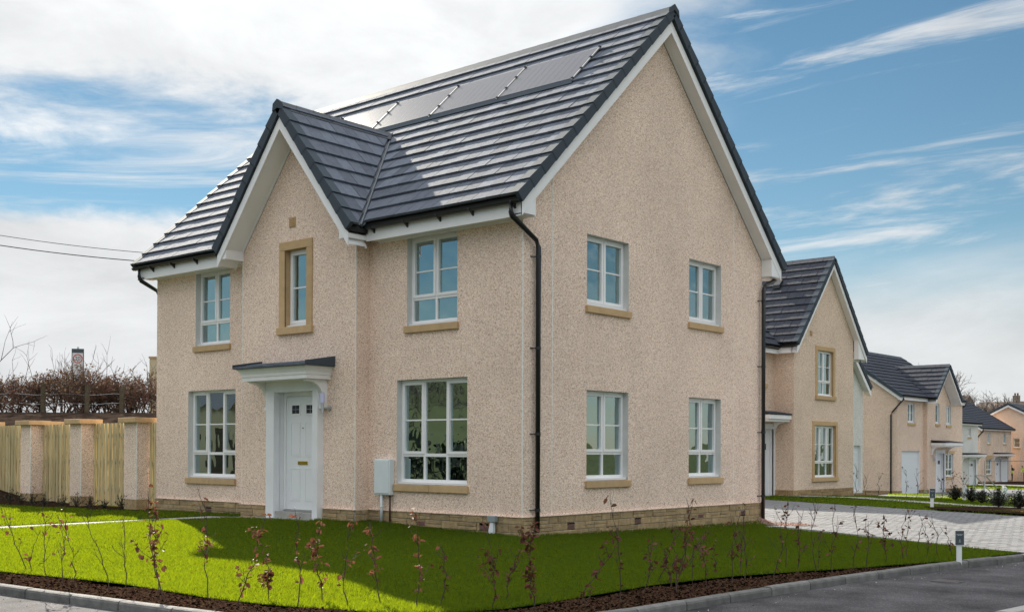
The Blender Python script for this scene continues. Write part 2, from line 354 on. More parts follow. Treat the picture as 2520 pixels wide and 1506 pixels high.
def patch(name, poly, m_, dz=0.0, step=.5, hf=H, kind='structure', parent=None):
    """sheet following the ground inside a polygon (grid cells cut to the outline)"""
    bm = bmesh.new(); vs = [bm.verts.new((x, y, 0)) for x, y in poly]
    for t in tessellate_polygon([[Vector((x, y, 0)) for x, y in poly]]): bm.faces.new([vs[i] for i in t])
    xs = [p[0] for p in poly]; ys = [p[1] for p in poly]
    x = math.floor(min(xs)/step)*step+step
    while x < max(xs):
        bmesh.ops.bisect_plane(bm, geom=bm.verts[:]+bm.edges[:]+bm.faces[:], plane_co=(x, 0, 0), plane_no=(1, 0, 0)); x += step
    y = math.floor(min(ys)/step)*step+step
    while y < max(ys):
        bmesh.ops.bisect_plane(bm, geom=bm.verts[:]+bm.edges[:]+bm.faces[:], plane_co=(0, y, 0), plane_no=(0, 1, 0)); y += step
    for v in bm.verts: v.co.z = hf(v.co.x, v.co.y)+dz
    bmesh.ops.recalc_face_normals(bm, faces=bm.faces)
    me = bpy.data.meshes.new(name); bm.to_mesh(me); bm.free()
    if me.polygons[len(me.polygons)//2].normal.z < 0: me.flip_normals()
    me.materials.append(M[m_])
    o = bpy.data.objects.new(name, me); COL.objects.link(o)
    if kind: o['kind'] = kind
    if parent: o.parent = parent
    OFF[o.name] = Vector((0, 0, 0)); return o
def inpoly(px, py, poly):
    px = np.asarray(px); py = np.asarray(py); c = np.zeros(px.shape, bool); n = len(poly)
    for i in range(n):
        x0, y0 = poly[i]; x1, y1 = poly[(i+1) % n]
        if y0 == y1: continue
        t = ((y0 > py) != (y1 > py)) & (px < (x1-x0)*(py-y0)/(y1-y0)+x0); c ^= t
    return c
def ground_sheet():
    a = np.concatenate([-np.geomspace(1500, 70, 16), np.arange(-60, 61, 1.5), np.geomspace(70, 1500, 16)])
    b = np.concatenate([-np.geomspace(1500, 130, 12), np.arange(-120, 131, 2.0), np.geomspace(150, 1500, 12)])
    a = np.unique(np.concatenate([a, np.arange(-160, -60, 6.0)]))
    v = [(x, y, H(x, y)-.13 - (.12 if (y < -7.6 or x > 5.2) and -40 < y < 60 and x < 40 else 0)) for y in b for x in a]
    nx = len(a); f = [(j*nx+i, j*nx+i+1, (j+1)*nx+i+1, (j+1)*nx+i) for j in range(len(b)-1) for i in range(nx-1)]
    mb = MB(); mb.v = v; mb.f = f; add('ground', mb, 'hill', kind='structure', smooth=True, fix=False)
ground_sheet()

# ---------------------------------------------------------------- wall with openings
def wall(name, fr, W_, top, holes, m_, parent, zb=0.0, split=5.2, ztri=None):
    """fr frame; rectangular part zb..split, then polygon 'ztri' list of (u,z) above; holes (u0,u1,z0,z1)"""
    us = sorted({0, W_, *[h[0] for h in holes], *[h[1] for h in holes]}); zs = sorted({zb, split, *[h[2] for h in holes], *[h[3] for h in holes]})
    mb = MB()
    for u0, u1 in zip(us, us[1:]):
        for z0, z1 in zip(zs, zs[1:]):
            uc, zc = (u0+u1)/2, (z0+z1)/2
            if any(h[0] < uc < h[1] and h[2] < zc < h[3] for h in holes): continue
            mb.poly([fr(u0, z0), fr(u1, z0), fr(u1, z1), fr(u0, z1)])
    if ztri: mb.poly([fr(u, z) for u, z in ztri])
    return add(name, mb, m_, parent)
def reveals(fr, h, depth, m_, parent, name='window_reveal'):
    u0, u1, z0, z1 = h; mb = MB()
    for a in (((u0, z0), (u0, z1)), ((u0, z1), (u1, z1)), ((u1, z1), (u1, z0)), ((u1, z0), (u0, z0))):
        mb.poly([fr(*a[0], 0), fr(*a[1], 0), fr(*a[1], -depth), fr(*a[0], -depth)])
    return add(name, mb, m_, parent)
def window(fr, h, parent, lights=2, trans=None, bar=.5, setback=.10, sashes=None, sill='white', fw=.055, label=None, curtain=False):
    """white casement: outer frame, mullions, transom, opening sashes, glazing bars, one pane per light"""
    u0, u1, z0, z1 = h; mb = MB(); n1 = -setback; n0 = n1-.07
    z0f = z0+.045
    mb.fbox(fr, u0, u0+fw, z0f, z1, n0, n1).fbox(fr, u1-fw, u1, z0f, z1, n0, n1)
    mb.fbox(fr, u0+fw, u1-fw, z1-fw, z1, n0, n1).fbox(fr, u0+fw, u1-fw, z0f, z0f+fw, n0, n1)
    mb.fbox(fr, u0-.002, u1+.002, z0+.004, z0f, n0, -setback*.35)           # projecting plastic cill
    cells = []
    mw = .05; iw = (u1-u0-2*fw-(lights-1)*mw)/lights
    ub = [(u0+fw+i*(iw+mw), u0+fw+i*(iw+mw)+iw) for i in range(lights)]
    zt = None
    if trans:
        zt = z0f+(z1-z0f)*trans; mb.fbox(fr, u0+fw, u1-fw, zt-.03, zt+.03, n0, n1)
    for i in range(lights-1):
        a = ub[i][1]
        if trans:
            mb.fbox(fr, a, a+mw, z0f+fw, zt-.03, n0, n1).fbox(fr, a, a+mw, zt+.03, z1-fw, n0, n1)
        else: mb.fbox(fr, a, a+mw, z0f+fw, z1-fw, n0, n1)
    if sashes is None: sashes = list(range(lights))
    for i, (a, b) in enumerate(ub):
        lo = zt+.03 if trans else z0f+fw; hi = z1-fw
        if i in sashes:
            g = .042; p1 = n1+.018
            mb.fbox(fr, a-.012, a+g, lo-.012, hi+.012, n0+.02, p1).fbox(fr, b-g, b+.012, lo-.012, hi+.012, n0+.02, p1)
            mb.fbox(fr, a+g, b-g, hi-g, hi+.012, n0+.02, p1).fbox(fr, a+g, b-g, lo-.012, lo+g, n0+.02, p1)
            cells.append((a+g, b-g, lo+g, hi-g))
            mb.fbox(fr, a+iw*.2, b-iw*.2, z1-fw+.012, z1-.012, n1, n1+.014)     # trickle vent
        else: cells.append((a, b, lo, hi))
        if bar:
            zb_ = lo+(hi-lo)*bar; c = cells[-1]
            mb.fbox(fr, c[0], c[1], zb_-.013, zb_+.013, n1-.045, n1-.012)
        if trans: cells.append((a, b, z0f+fw, zt-.03))
    o = add('window', mb, 'white', parent)
    if label: o['label'] = label
    for c in cells:
        q = MB(); q.fbox(fr, c[0]-.004, c[1]+.004, c[2]-.004, c[3]+.004, n1-.034, n1-.030); add('pane', q, 'glass', o)
    if curtain:
        for a, b in ((u0, u0+(u1-u0)*.2), (u1-(u1-u0)*.2, u1)):
            q = MB(); K = 14
            pr = [(a+(b-a)*i/K, -.27-.025*math.sin(i*1.9)) for i in range(K+1)]
            for (p, n), (p2, n2) in zip(pr, pr[1:]): q.poly([fr(p, z0-.1, n), fr(p2, z0-.1, n2), fr(p2, z1+.05, n2), fr(p, z1+.05, n)])
            add('curtain', q, 'curtain', parent, fix=False)
    return o
def sill_stone(fr, u0, u1, z1, parent, h=.13, proj=.055, pieces=1, m_='stone', name='window_sill', back=.1):
    w_ = (u1-u0)/pieces
    for i in range(pieces):
        q = MB(); q.fbox(fr, u0+i*w_+(.003 if i else 0), u0+(i+1)*w_-(.003 if i < pieces-1 else 0), z1-h, z1, -back, proj); add(name, q, m_, parent, bevel=.006)
def surround(fr, h, parent, bw=.17, m_='stone', sill=True, split=False):
    u0, u1, z0, z1 = h; P = .03; g = .003
    for a, b in ((u0-bw, u0), (u1, u1+bw)):
        segs = [(z0, z1)] if not split else [(z0, (z0+z1)*.5), ((z0+z1)*.5, z1)]
        for s0, s1 in segs:
            q = MB(); q.fbox(fr, a, b, s0+g, s1-g, -.02, P); add('jamb_stone', q, m_, parent, bevel=.005)
    q = MB()
    if split:
        q.fbox(fr, u0-bw, (u0+u1)/2-g, z1, z1+bw, -.02, P); add('lintel_stone', q, m_, parent, bevel=.005); q = MB(); q.fbox(fr, (u0+u1)/2+g, u1+bw, z1, z1+bw, -.02, P)
    else: q.fbox(fr, u0-bw, u1+bw, z1, z1+bw, -.02, P)
    add('lintel_stone', q, m_, parent, bevel=.005)
    if sill: sill_stone(fr, u0-bw-.03, u1+bw+.03, z0, parent, h=.15, proj=.075)

def base_course(fr, U0_, U1_, parent, z0, z1, m_='brick', skips=(), seed=1, lo=.22, hi=.52, vents=()):
    """individual coursed stones in front of a mortar backing"""
    rn = random.Random(seed); mb = MB()
    segs = []; a = U0_
    for s0, s1 in sorted(skips): segs.append((a, s0)); a = s1
    segs.append((a, U1_))
    for s0, s1 in segs:
        mb.fbox(fr, s0, s1-(.03 if s1 > 11.37 and fr.N.y < 0 else 0), z0, z1, -.05, .012)
    add('mortar_bed', mb, 'mortar', parent)
    rows = [z1]; z = z1
    while z-.07 > z0: z -= rn.choice([.13, .145, .09]); rows.append(max(z, z0))
    n = 0
    for ri, (zt, zb) in enumerate(zip(rows, rows[1:])):
        for s0, s1 in segs:
            u = s0 - rn.random()*.1
            while u < s1-.02:
                L_ = rn.uniform(lo, hi); e = min(u+L_, s1)
                if s1-e < .1: e = s1
                a = max(u, s0)+.005; b = e-.005
                hit = any(a < vt+.11 and b > vt-.11 and zt > vz-.04 and zb < vz+.04 for vt, vz in vents)
                if hit and b > a+.02:
                    vt = [v_ for v_, z_ in vents if a < v_+.11 and b > v_-.11][0]
                    for q0, q1 in ((a, vt-.11), (vt+.11, b)):
                        if q1-q0 > .03: q = MB(); q.fbox(fr, q0, q1, zb+.005, zt-.005, 0, .028); add('stone', q, m_, parent, bevel=.006)
                    vz = [z_ for v_, z_ in vents if v_ == vt][0]
                    for q0, q1 in ((zb+.005, vz-.040), (vz+.040, zt-.005)):
                        if q1-q0 > .012: q = MB(); q.fbox(fr, vt-.105, vt+.105, q0, q1, 0, .026); add('stone', q, m_, parent, bevel=.003)
                if b > a+.02 and not hit:
                    pr = .022+rn.random()*.014
                    if zt-zb > .12 and rn.random() < .3:
                        zm = (zt+zb)/2
                        for q0, q1 in ((zb+.005, zm-.004), (zm+.004, zt-.005)):
                            q = MB(); q.fbox(fr, a, b, q0, q1, 0, pr+rn.random()*.006); add('stone', q, m_, parent, bevel=.006); n += 1
                    else:
                        q = MB(); q.fbox(fr, a, b, zb+.005, zt-.005, 0, pr); add('stone', q, m_, parent, bevel=.006); n += 1
                u = e
    for vt, vz in vents:
        q = MB(); q.fbox(fr, vt-.105, vt+.105, vz-.036, vz+.036, 0, .024)
        v = add('air_brick', q, 'airbrick', parent); q = MB()
        for i in range(3):
            for j in range(9): q.fbox(fr, vt-.095+j*.0215, vt-.083+j*.0215, vz-.028+i*.021, vz-.016+i*.021, .02, .027)
        add('slot', q, 'black', v)
    return n

# ---------------------------------------------------------------- tiled roof planes
def clip_mesh(corners, planes):
    bm = bmesh.new(); vs = [bm.verts.new(c) for c in corners]
    for q in ((3, 2, 1, 0), (4, 5, 6, 7), (0, 1, 5, 4), (1, 2, 6, 5), (2, 3, 7, 6), (3, 0, 4, 7)): bm.faces.new([vs[i] for i in q])
    for co, no in planes:
        r = bmesh.ops.bisect_plane(bm, geom=bm.verts[:]+bm.edges[:]+bm.faces[:], plane_co=co, plane_no=no, clear_outer=True)
        ed = [e for e in r['geom_cut'] if isinstance(e, bmesh.types.BMEdge)]
        if ed: bmesh.ops.holes_fill(bm, edges=ed, sides=0)
        if not bm.faces: break
    out = MB(); idx = {v: i for i, v in enumerate(bm.verts)}
    out.v = [tuple(v.co) for v in bm.verts]; out.f = [tuple(idx[v] for v in f.verts) for f in bm.faces]; bm.free(); return out
class Roof:
    def __init__(s, parent, cap=300, m_='tile', tw=.33, gauge=.414): s.p = parent; s.cap = cap; s.m = m_; s.tw = tw; s.g = gauge; s.items = []
    def slope(s, O, U, S, L_, SL, planes=(), h=.050, t=.048, skipf=None, visible=True):
        O = Vector(O); U = Vector(U).normalized(); S = Vector(S).normalized(); N = U.cross(S)
        if N.z < 0: N = -N
        rows = int(math.ceil(SL/s.g-.05)); tl = s.g*1.10
        s.shared = getattr(s, 'shared', {})
        for r in range(rows):
            s0 = r*s.g; s1 = min(s0+tl, SL)
            u = -(r % 2)*s.tw/2
            while u < L_-.01:
                a = max(u, 0)+.005; b = min(u+s.tw, L_)-.005
                u += s.tw
                if b-a < .02: continue
                dz = rng.uniform(-.004, .004)
                def P(uu, ss_, nn): return O+U*uu+S*ss_+N*nn
                k = h*(1-(s1-s0)/tl)
                cor = [P(a, s0, h+dz), P(b, s0, h+dz), P(b, s1, k), P(a, s1, k), P(a, s0, h+t+dz), P(b, s0, h+t+dz), P(b, s1, k+t), P(a, s1, k+t)]
                cen = P((a+b)/2, (s0+s1)/2, h)
                if skipf and skipf(cen): continue
                st = 'in'
                if planes:
                    ins = [all((c-Vector(co)).dot(Vector(no)) <= 0 for co, no in planes) for c in cor]
                    if all(ins): st = 'in'
                    else:
                        out = any(all((c-Vector(co)).dot(Vector(no)) > 0 for c in cor) for co, no in planes)
                        if out: continue
                        st = 'cut'
                full = st == 'in' and abs((b-a)-(s.tw-.010)) < 1e-6 and abs((s1-s0)-tl) < 1e-6
                s.items.append(((cen-CAM).length + (0 if visible else 1000), full, cor, planes if st == 'cut' else None, (O, U, S, N, a, s0, b, dz, h, t)))
    def build(s, name='roof_tile'):
        s.items.sort(key=lambda i: i[0]); rest = MB(); base = None
        for k, (d, full, cor, pl, q) in enumerate(s.items):
            if pl:
                mb = clip_mesh(cor, pl)
                if not mb.f: continue
            else: mb = None
            if k < s.cap:
                if full:
                    O, U, S, N, a, s0, b, dz, h, t = q
                    if base is None:
                        w_ = b-a; tl = s.g*1.10; bb = MB()
                        bb.hexa([(0, 0, h), (w_, 0, h), (w_, tl, 0), (0, tl, 0), (0, 0, h+t), (w_, 0, h+t), (w_, tl, t), (0, tl, t)])
                        base = bb.mesh(name); fixn(base); base.materials.append(M[s.m])
                    mt_ = Matrix.Identity(4); pos = O+U*a+S*s0+N*dz
                    for i in range(3): mt_[i][0] = U[i]; mt_[i][1] = S[i]; mt_[i][2] = N[i]; mt_[i][3] = pos[i]
                    inst(name, base, mt_, s.p)
                else: add(name, mb or MB().hexa(cor), s.m, s.p)
            else:
                if mb is None: rest.hexa(cor)
                else:
                    n = len(rest.v); rest.v += mb.v; rest.f += [tuple(i+n for i in f) for f in mb.f]
        if rest.f:
            o = add('roof_tiles', rest, s.m, s.p, kind='stuff')
def verge(parent, O, U, S, L_, SL, gauge=.414, w_=.07, drop=.10, name='verge_cap', m_='cap', side=1):
    """stepped dry-verge units up a gable edge; O is the foot of the slope at the outer edge, U points outward"""
    O = Vector(O); U = Vector(U).normalized(); S = Vector(S).normalized(); N = U.cross(S)
    if N.z < 0: N = -N
    rows = int(math.ceil(SL/gauge-.05))
    for r in range(rows):
        s0 = r*gauge-.01; s1 = min((r+1)*gauge+.004, SL)
        P = lambda u, s, n: O+U*u+S*s+N*n
        mb = MB(); mb.hexa([P(-.02, s0, -drop), P(w_, s0, -drop), P(w_, s1, -drop+.014), P(-.02, s1, -drop+.014), P(-.02, s0, .106), P(w_, s0, .106), P(w_, s1, .076), P(-.02, s1, .076)])
        mb.hexa([P(-.15, s0, .086), P(-.021, s0, .086), P(-.021, s1, .058), P(-.15, s1, .058), P(-.15, s0, .104), P(-.021, s0, .104), P(-.021, s1, .074), P(-.15, s1, .074)])
        add(name, mb, m_, parent)
def ridge(parent, A, B, half, drop, pl=.45, m_='ridge', th=.02, end=True):
    A = Vector(A); B = Vector(B); d = (B-A); L_ = d.length; d.normalize(); a = Vector((-d.y, d.x, 0)); n = max(1, round(L_/pl)); pl = L_/n
    for i in range(n):
        p0 = A+d*(i*pl+.003); p1 = A+d*((i+1)*pl-.003); rr = []
        for p, e in ((p0, .004), (p1, 0)):
            rr.append([p+a*half+Vector((0, 0, -drop)), p+a*(half*.35)+Vector((0, 0, -drop*.35+th+e)), p+Vector((0, 0, th*1.6+e)), p-a*(half*.35)+Vector((0, 0, -drop*.35+th+e)), p-a*half+Vector((0, 0, -drop)), p+Vector((0, 0, -.03))])
        add('ridge_tile', MB().prism(*rr), m_, parent)
def gutter(parent, pts, r=.06, brackets=(), fr=None, mat_='gutter'):
    (x0, y0, z0), (x1, y1, z1) = pts; A = Vector(pts[0]); B = Vector(pts[1]); d = (B-A).normalized(); a = Vector((-d.y, d.x, 0))
    mb = MB(); rings = []
    K = 8
    for p in (A, B):
        ro = [p+a*(r*math.cos(t))-Vector((0, 0, r*math.sin(t))) for t in (math.pi*j/K for j in range(K+1))]
        ri = [p+a*((r-.008)*math.cos(t))-Vector((0, 0, (r-.008)*math.sin(t))) for t in (math.pi*j/K for j in range(K, -1, -1))]
        rings.append(ro+ri)
    mb.prism(*rings); o = add('gutter', mb, mat_, parent)
    return o

# ================================================================ MAIN HOUSE
SL_ = .95; nl = math.hypot(1, SL_); ze = 5.45; ye = -.45; yr = 4.28; zr = ze+SL_*(yr-ye)
zt_ = lambda y: ze+SL_*(y-ye) if y <= yr else zr-.948*(y-yr)
house = thing('detached_house', 'large two storey detached house with gabled porch bay and solar panels, nearest on the corner', 'house', (0, 0, 0))
fF = frame((-11.36, 0, 0), (1, 0, 0), (0, -1, 0)); XF = lambda x: x+11.36
fG = frame((0, 0, 0), (0, 1, 0), (1, 0, 0))
fB = frame((-7.53, -.35, 0), (1, 0, 0), (0, -1, 0)); XB = lambda x: x+7.53
fBR = frame((-3.92, -.35, 0), (0, 1, 0), (1, 0, 0)); fBL = frame((-7.53, 0, 0), (0, -1, 0), (-1, 0, 0))
fL = frame((-11.36, 8.53, 0), (0, -1, 0), (-1, 0, 0)); fK = frame((0, 8.53, 0), (-1, 0, 0), (0, 1, 0))
hb = (XF(-3.13), XF(-1.30), .51, 2.49); hu = (XF(-2.87), XF(-1.56), 3.50, 5.185)
hcl = (XF(-10.05), XF(-8.25), .51, 2.49); hcu = (XF(-9.78), XF(-8.47), 3.50, 5.185)
wall('front_wall', fF, 11.36, 5.2, [hb, hu, hcl, hcu], 'dash', house, split=5.2, ztri=[(0, 5.2), (11.36, 5.2), (11.36, 5.47), (0, 5.47)])
gt = [(0, 5.2), (8.53, 5.2), (8.53, zt_(8.53)-.42), (4.28, zr-.42), (0, zt_(0)-.42)]
gA = (1.85, 3.20, 3.86, 5.19); gB = (5.40, 6.70, 3.86, 5.19); gC = (1.85, 3.20, .60, 2.29); gD = (5.40, 6.70, .60, 2.29)
wall('gable_wall', fG, 8.53, 5.2, [gA, gB, gC, gD], 'dash', house, split=5.2, ztri=gt)
wall('rear_gable_wall', fL, 8.53, 5.2, [], 'dash', house, split=5.2, ztri=[(8.53-u, z) for u, z in gt])
wall('back_wall', fK, 11.36, 5.2, [], 'dash', house, split=5.2)
XC = -5.70; HB = 2.13; zb0 = 8.01; SB = 1.235; zbt = lambda x: zb0-SB*abs(x-XC)
hbw = (XB(-6.09), XB(-5.39), 3.66, 5.24)
door_h = (XB(-6.24), XB(-5.02), -.10, 2.36)
wall('bay_wall', fB, 3.61, 5.25, [hbw, door_h], 'dash', house, split=5.25, ztri=[(0, 5.25), (3.61, 5.25), (3.61, zbt(-3.92)-.44), (XB(XC), zb0-.44), (0, zbt(-7.53)-.44)])
wall('bay_side_wall', fBR, .35, 5.25, [], 'dash', house, split=5.35)
wall('bay_side_wall', fBL, .35, 5.25, [], 'dash', house, split=5.35)
# interior shell: floors and partitions seen through the glass
q = MB(); q.box(-11.3, -.05, .2, 8.4, -.06, .0).box(-11.3, -.05, .35, 8.4, 2.72, 2.82); add('floor_slab', q, 'carpet', house)
q = MB(); q.box(-11.3, -.05, .2, 8.4, 5.24, 5.28); add('ceiling', q, 'cream', house)
q = MB(); q.box(-11.3, -.05, 4.25, 4.35, 0, 5.2).box(-4.05, -3.95, .36, 4.2, 0, 5.2).box(-8.0, -7.9, .36, 4.2, 0, 5.2).box(-11.3, -.05, 8.3, 8.4, 0, 5.2); add('partition_wall', q, 'cream', house)
q = MB()
for f_, W_, holes in ((fF, 11.36, [hb, hu, hcl, hcu]), (fG, 8.53, [gA, gB, gC, gD])):
    us = sorted({.31, W_-.31, *[h[0] for h in holes], *[h[1] for h in holes]}); zs = sorted({0, 5.23, *[h[2] for h in holes], *[h[3] for h in holes]})
    for u0, u1 in zip(us, us[1:]):
        for z0, z1 in zip(zs, zs[1:]):
            if not any(h[0] < (u0+u1)/2 < h[1] and h[2] < (z0+z1)/2 < h[3] for h in holes): q.poly([f_(u0, z0, -.30), f_(u1, z0, -.30), f_(u1, z1, -.30), f_(u0, z1, -.30)])
add('inner_lining', q, 'cream', house, fix=False)
# windows of the front
for f_, h, kw, sl_, pcs, su in (
    (fF, hb, dict(lights=3, trans=.265, bar=.47, sashes=[0, 2]), True, 2, False), (fF, hcl, dict(lights=3, trans=.265, bar=.47, sashes=[0, 2]), True, 2, False),
    (fF, hu, dict(lights=2, trans=.29, bar=.44), True, 1, False), (fF, hcu, dict(lights=2, trans=.29, bar=.44), True, 1, False),
    (fG, gA, dict(lights=2, bar=.52), True, 1, False), (fG, gB, dict(lights=2, bar=.50), True, 1, False),
    (fG, gC, dict(lights=2, trans=.29, bar=.46), True, 1, False), (fG, gD, dict(lights=2, trans=.29, bar=.46), True, 1, False),
    (fB, hbw, dict(lights=1, bar=.50), False, 1, True)):
    reveals(f_, h, .30, 'stone' if su else 'reveal', house)
    window(f_, h, house, curtain=(h in (hcu, gA, gC, hb)), setback=.13, **kw)
    if sl_: sill_stone(f_, h[0]-.045, h[1]+.045, h[2], house, pieces=pcs)
    if su: surround(f_, h, house, bw=.175)
# small notice stuck inside the right upper gable window
q = MB(); q.fbox(fG, 5.49, 5.93, 4.52, 4.80, -.185, -.182); o = add('notice', q, 'lampglass', house)
def text_mesh(txt, size, m_, parent, mtx, name='lettering', ext=.001, align='CENTER'):
    cu = bpy.data.curves.new(name, 'FONT'); cu.body = txt; cu.size = size; cu.extrude = ext; cu.align_x = align; cu.align_y = 'CENTER'; cu.resolution_u = 3
    t = bpy.data.objects.new(name, cu); COL.objects.link(t); dg = bpy.context.evaluated_depsgraph_get(); me = bpy.data.meshes.new_from_object(t.evaluated_get(dg)); bpy.data.objects.remove(t); bpy.data.curves.remove(cu)
    me.materials.clear(); me.materials.append(M[m_]); o = bpy.data.objects.new(name, me); COL.objects.link(o); o.parent = parent
    o.matrix_local = Matrix.Translation(-off_of(parent)) @ mtx; OFF[o.name] = Vector((0, 0, 0)); return o
def face_mtx(fr, u, z, n):
    m_ = Matrix.Identity(4); U = fr.U; N = fr.N; p = fr(u, z, n)
    for i in range(3): m_[i][0] = U[i]; m_[i][1] = (0, 0, 1)[i]; m_[i][2] = N[i]; m_[i][3] = p[i]
    return m_
text_mesh('SOLD', .15, 'sign_dark', o, face_mtx(fG, 5.71, 4.66, -.1815))
# base course
base_course(fF, 0, XF(-7.53), house, -.40, 0, vents=[(XF(-9.2), -.21)], seed=3)
base_course(fF, XF(-3.92), 11.36+.036, house, -.46, 0, vents=[(XF(-2.45), -.21), (XF(-.86), -.215)], seed=4)
base_course(fB, 0, 3.61, house, -.38, 0, skips=[(XB(-6.50), XB(-4.86))], seed=5)
base_course(fBR, 0, .35, house, -.38, 0, seed=6); base_course(fBL, 0, .35, house, -.38, 0, seed=8)
base_course(fG, 0, 8.53, house, -.60, 0, vents=[(1.36, -.215), (3.5, -.215), (5.85, -.21), (7.63, -.20)], seed=7)
# corner beads and movement joints
for f_, u, z1 in ((fG, .82, zt_(.82)-.43), (fG, 7.24, zt_(7.24)-.43)):
    q = MB(); q.fbox(f_, u-.009, u+.009, .004, z1, -.01, .006); add('movement_joint', q, 'bead', house)
for f_, u, z1 in ((fF, 11.36, 5.17), (fB, 3.61, 5.25), (fB, 0, 5.25)):
    q = MB(); q.fbox(f_, u-.008, u+.005, .004, z1, -.012, .006); add('corner_bead', q, 'bead', house)
for f_ in (fF, fG, fB):
    L0 = {id(fF): 11.36, id(fG): 8.53, id(fB): 3.61}[id(f_)]
    q = MB()
    if f_ is fF: q.fbox(f_, 0, XF(-7.55), -.004, .012, .0, .046).fbox(f_, XF(-3.90), L0+.04, -.004, .012, .0, .046)
    elif f_ is fB: q.fbox(f_, -.04, XB(-6.52), -.004, .012, 0, .046).fbox(f_, XB(-4.84), L0+.04, -.004, .012, 0, .046)
    else: q.fbox(f_, .0, L0, -.004, .012, .0, .046)
    add('bellcast_bead', q, 'dash', house)
# roof decks (under the tiles)
q = MB()
def dk(y, dz): return zt_(y)-dz
for x0, x1, yy in ((-11.62, XC-HB+.07, ye+.02), (XC-HB+.07, XC+HB-.07, -.28), (XC+HB-.07, .24, ye+.02)):
    za = zt_(yy)
    q.prism([(x0, yy, za-.01), (x0, yr, zr-.02), (x0, 9.03, zt_(9.03)-.01), (x0, 9.03, zt_(9.03)-.10), (x0, yr, zr-.12), (x0, yy, za-.10)],
            [(x1, yy, za-.01), (x1, yr, zr-.02), (x1, 9.03, zt_(9.03)-.01), (x1, 9.03, zt_(9.03)-.10), (x1, yr, zr-.12), (x1, yy, za-.10)])
q.prism([(XC-HB+.02, -.80, zbt(XC-HB)-.01), (XC, -.80, zb0-.02), (XC+HB-.02, -.80, zbt(XC+HB)-.01), (XC+HB-.02, -.80, zbt(XC+HB)-.09), (XC, -.80, zb0-.12), (XC-HB+.02, -.80, zbt(XC-HB)-.09)],
        [(XC-HB+.02, -.3, zbt(XC-HB)-.01), (XC, 2.1, zb0-.02), (XC+HB-.02, -.3, zbt(XC+HB)-.01), (XC+HB-.02, -.3, zbt(XC+HB)-.09), (XC, 2.1, zb0-.12), (XC-HB+.02, -.3, zbt(XC-HB)-.09)])
add('roof_deck', q, 'deck', house)
# valleys
ytop = (zb0-ze)/SL_+ye; yfoot = (zbt(XC+HB)-ze)/SL_+ye
VTOP = Vector((XC, ytop, zb0)); VR = Vector((XC+HB, yfoot, zbt(XC+HB))); VL = Vector((XC-HB, yfoot, zbt(XC-HB)))
def vplane(a, b, side):
    d = (b-a); n = Vector((d.y, -d.x, 0)).normalized()*side; return (tuple(a), n)
S1 = Vector((0, 1, SL_)).normalized(); slen = (yr-ye)*nl
rf = Roof(house)
U1_ = Vector((1, 0, 0))
# main front slope, split at the bay: right part, left part, part above the valley head
nR = Vector((VTOP-VR).cross(Vector((0, 0, 1)))).normalized()
if (Vector((0, 0, 0))-VR).dot(nR) > 0: nR = -nR     # nR points away from the right-hand roof
nR_out = nR
pR = VR-nR_out*.045
nL = Vector((VTOP-VL).cross(Vector((0, 0, 1)))).normalized()
if (Vector((-11, 0, 0))-VL).dot(nL) > 0: nL = -nL
pL = VL-nL*.045
W_ALL = 11.83
rowsplit = math.floor((ytop-ye)*nl/.414)      # rows fully above the valley head
rf.slope((XC, ye, ze), U1_, S1, .25-XC, slen, planes=[(pR, nR_out)] )
rf.slope((-11.62, ye, ze), U1_, S1, XC+11.62, slen, planes=[(pL, nL)])
# bay slopes
cb_ = math.hypot(1, SB); 
SBr = Vector((-1, 0, SB)).normalized(); SBl = Vector((1, 0, SB)).normalized(); bl = HB*cb_
rf.slope((XC+HB, -.81, zbt(XC+HB)), (0, 1, 0), SBr, 3.3, bl, planes=[(VR+nR_out*.045, -nR_out)])
rf.slope((XC-HB, -.81, zbt(XC-HB)), (0, 1, 0), SBl, 3.3, bl, planes=[(VL+nL*.045, -nL)])
# back slope
rf.slope((-11.62, 9.05, zt_(9.05)), U1_, (0, -1, .948), 11.87, math.hypot(9.05-yr, zt_(9.05)-zr), visible=False)
rf.build()
q = MB()
for A_, n_ in ((VR, nR_out), (VL, nL)):
    d_ = (VTOP-A_).normalized(); side = n_.normalized()
    for s in (-1, 1):
        a0 = A_+Vector((0, 0, .02)); a1 = VTOP+Vector((0, 0, .02)); off_ = side*s*.075
        # surface height rises away from the valley centre on both sides
        rise = Vector((0, 0, .055))
        q.poly([a0, a1, a1+off_+rise, a0+off_+rise])
    # round valley trim
    q.tube([A_+Vector((0, -.02, .05)), VTOP+Vector((0, 0, .055))], .028, 6)
add('valley_trough', q, 'lead', house, fix=False)
# verge caps
verge(house, (.26, ye, ze), (1, 0, 0), S1, 0, slen)
verge(house, (.26, 9.05, zt_(9.05)), (1, 0, 0), (0, -1, .948), 0, slen)
verge(house, (-11.62, ye, ze), (-1, 0, 0), S1, 0, slen)
verge(house, (XC+HB, -.81, zbt(XC+HB)), (0, -1, 0), SBr, 0, bl)
verge(house, (XC-HB, -.81, zbt(XC-HB)), (0, -1, 0), SBl, 0, bl)
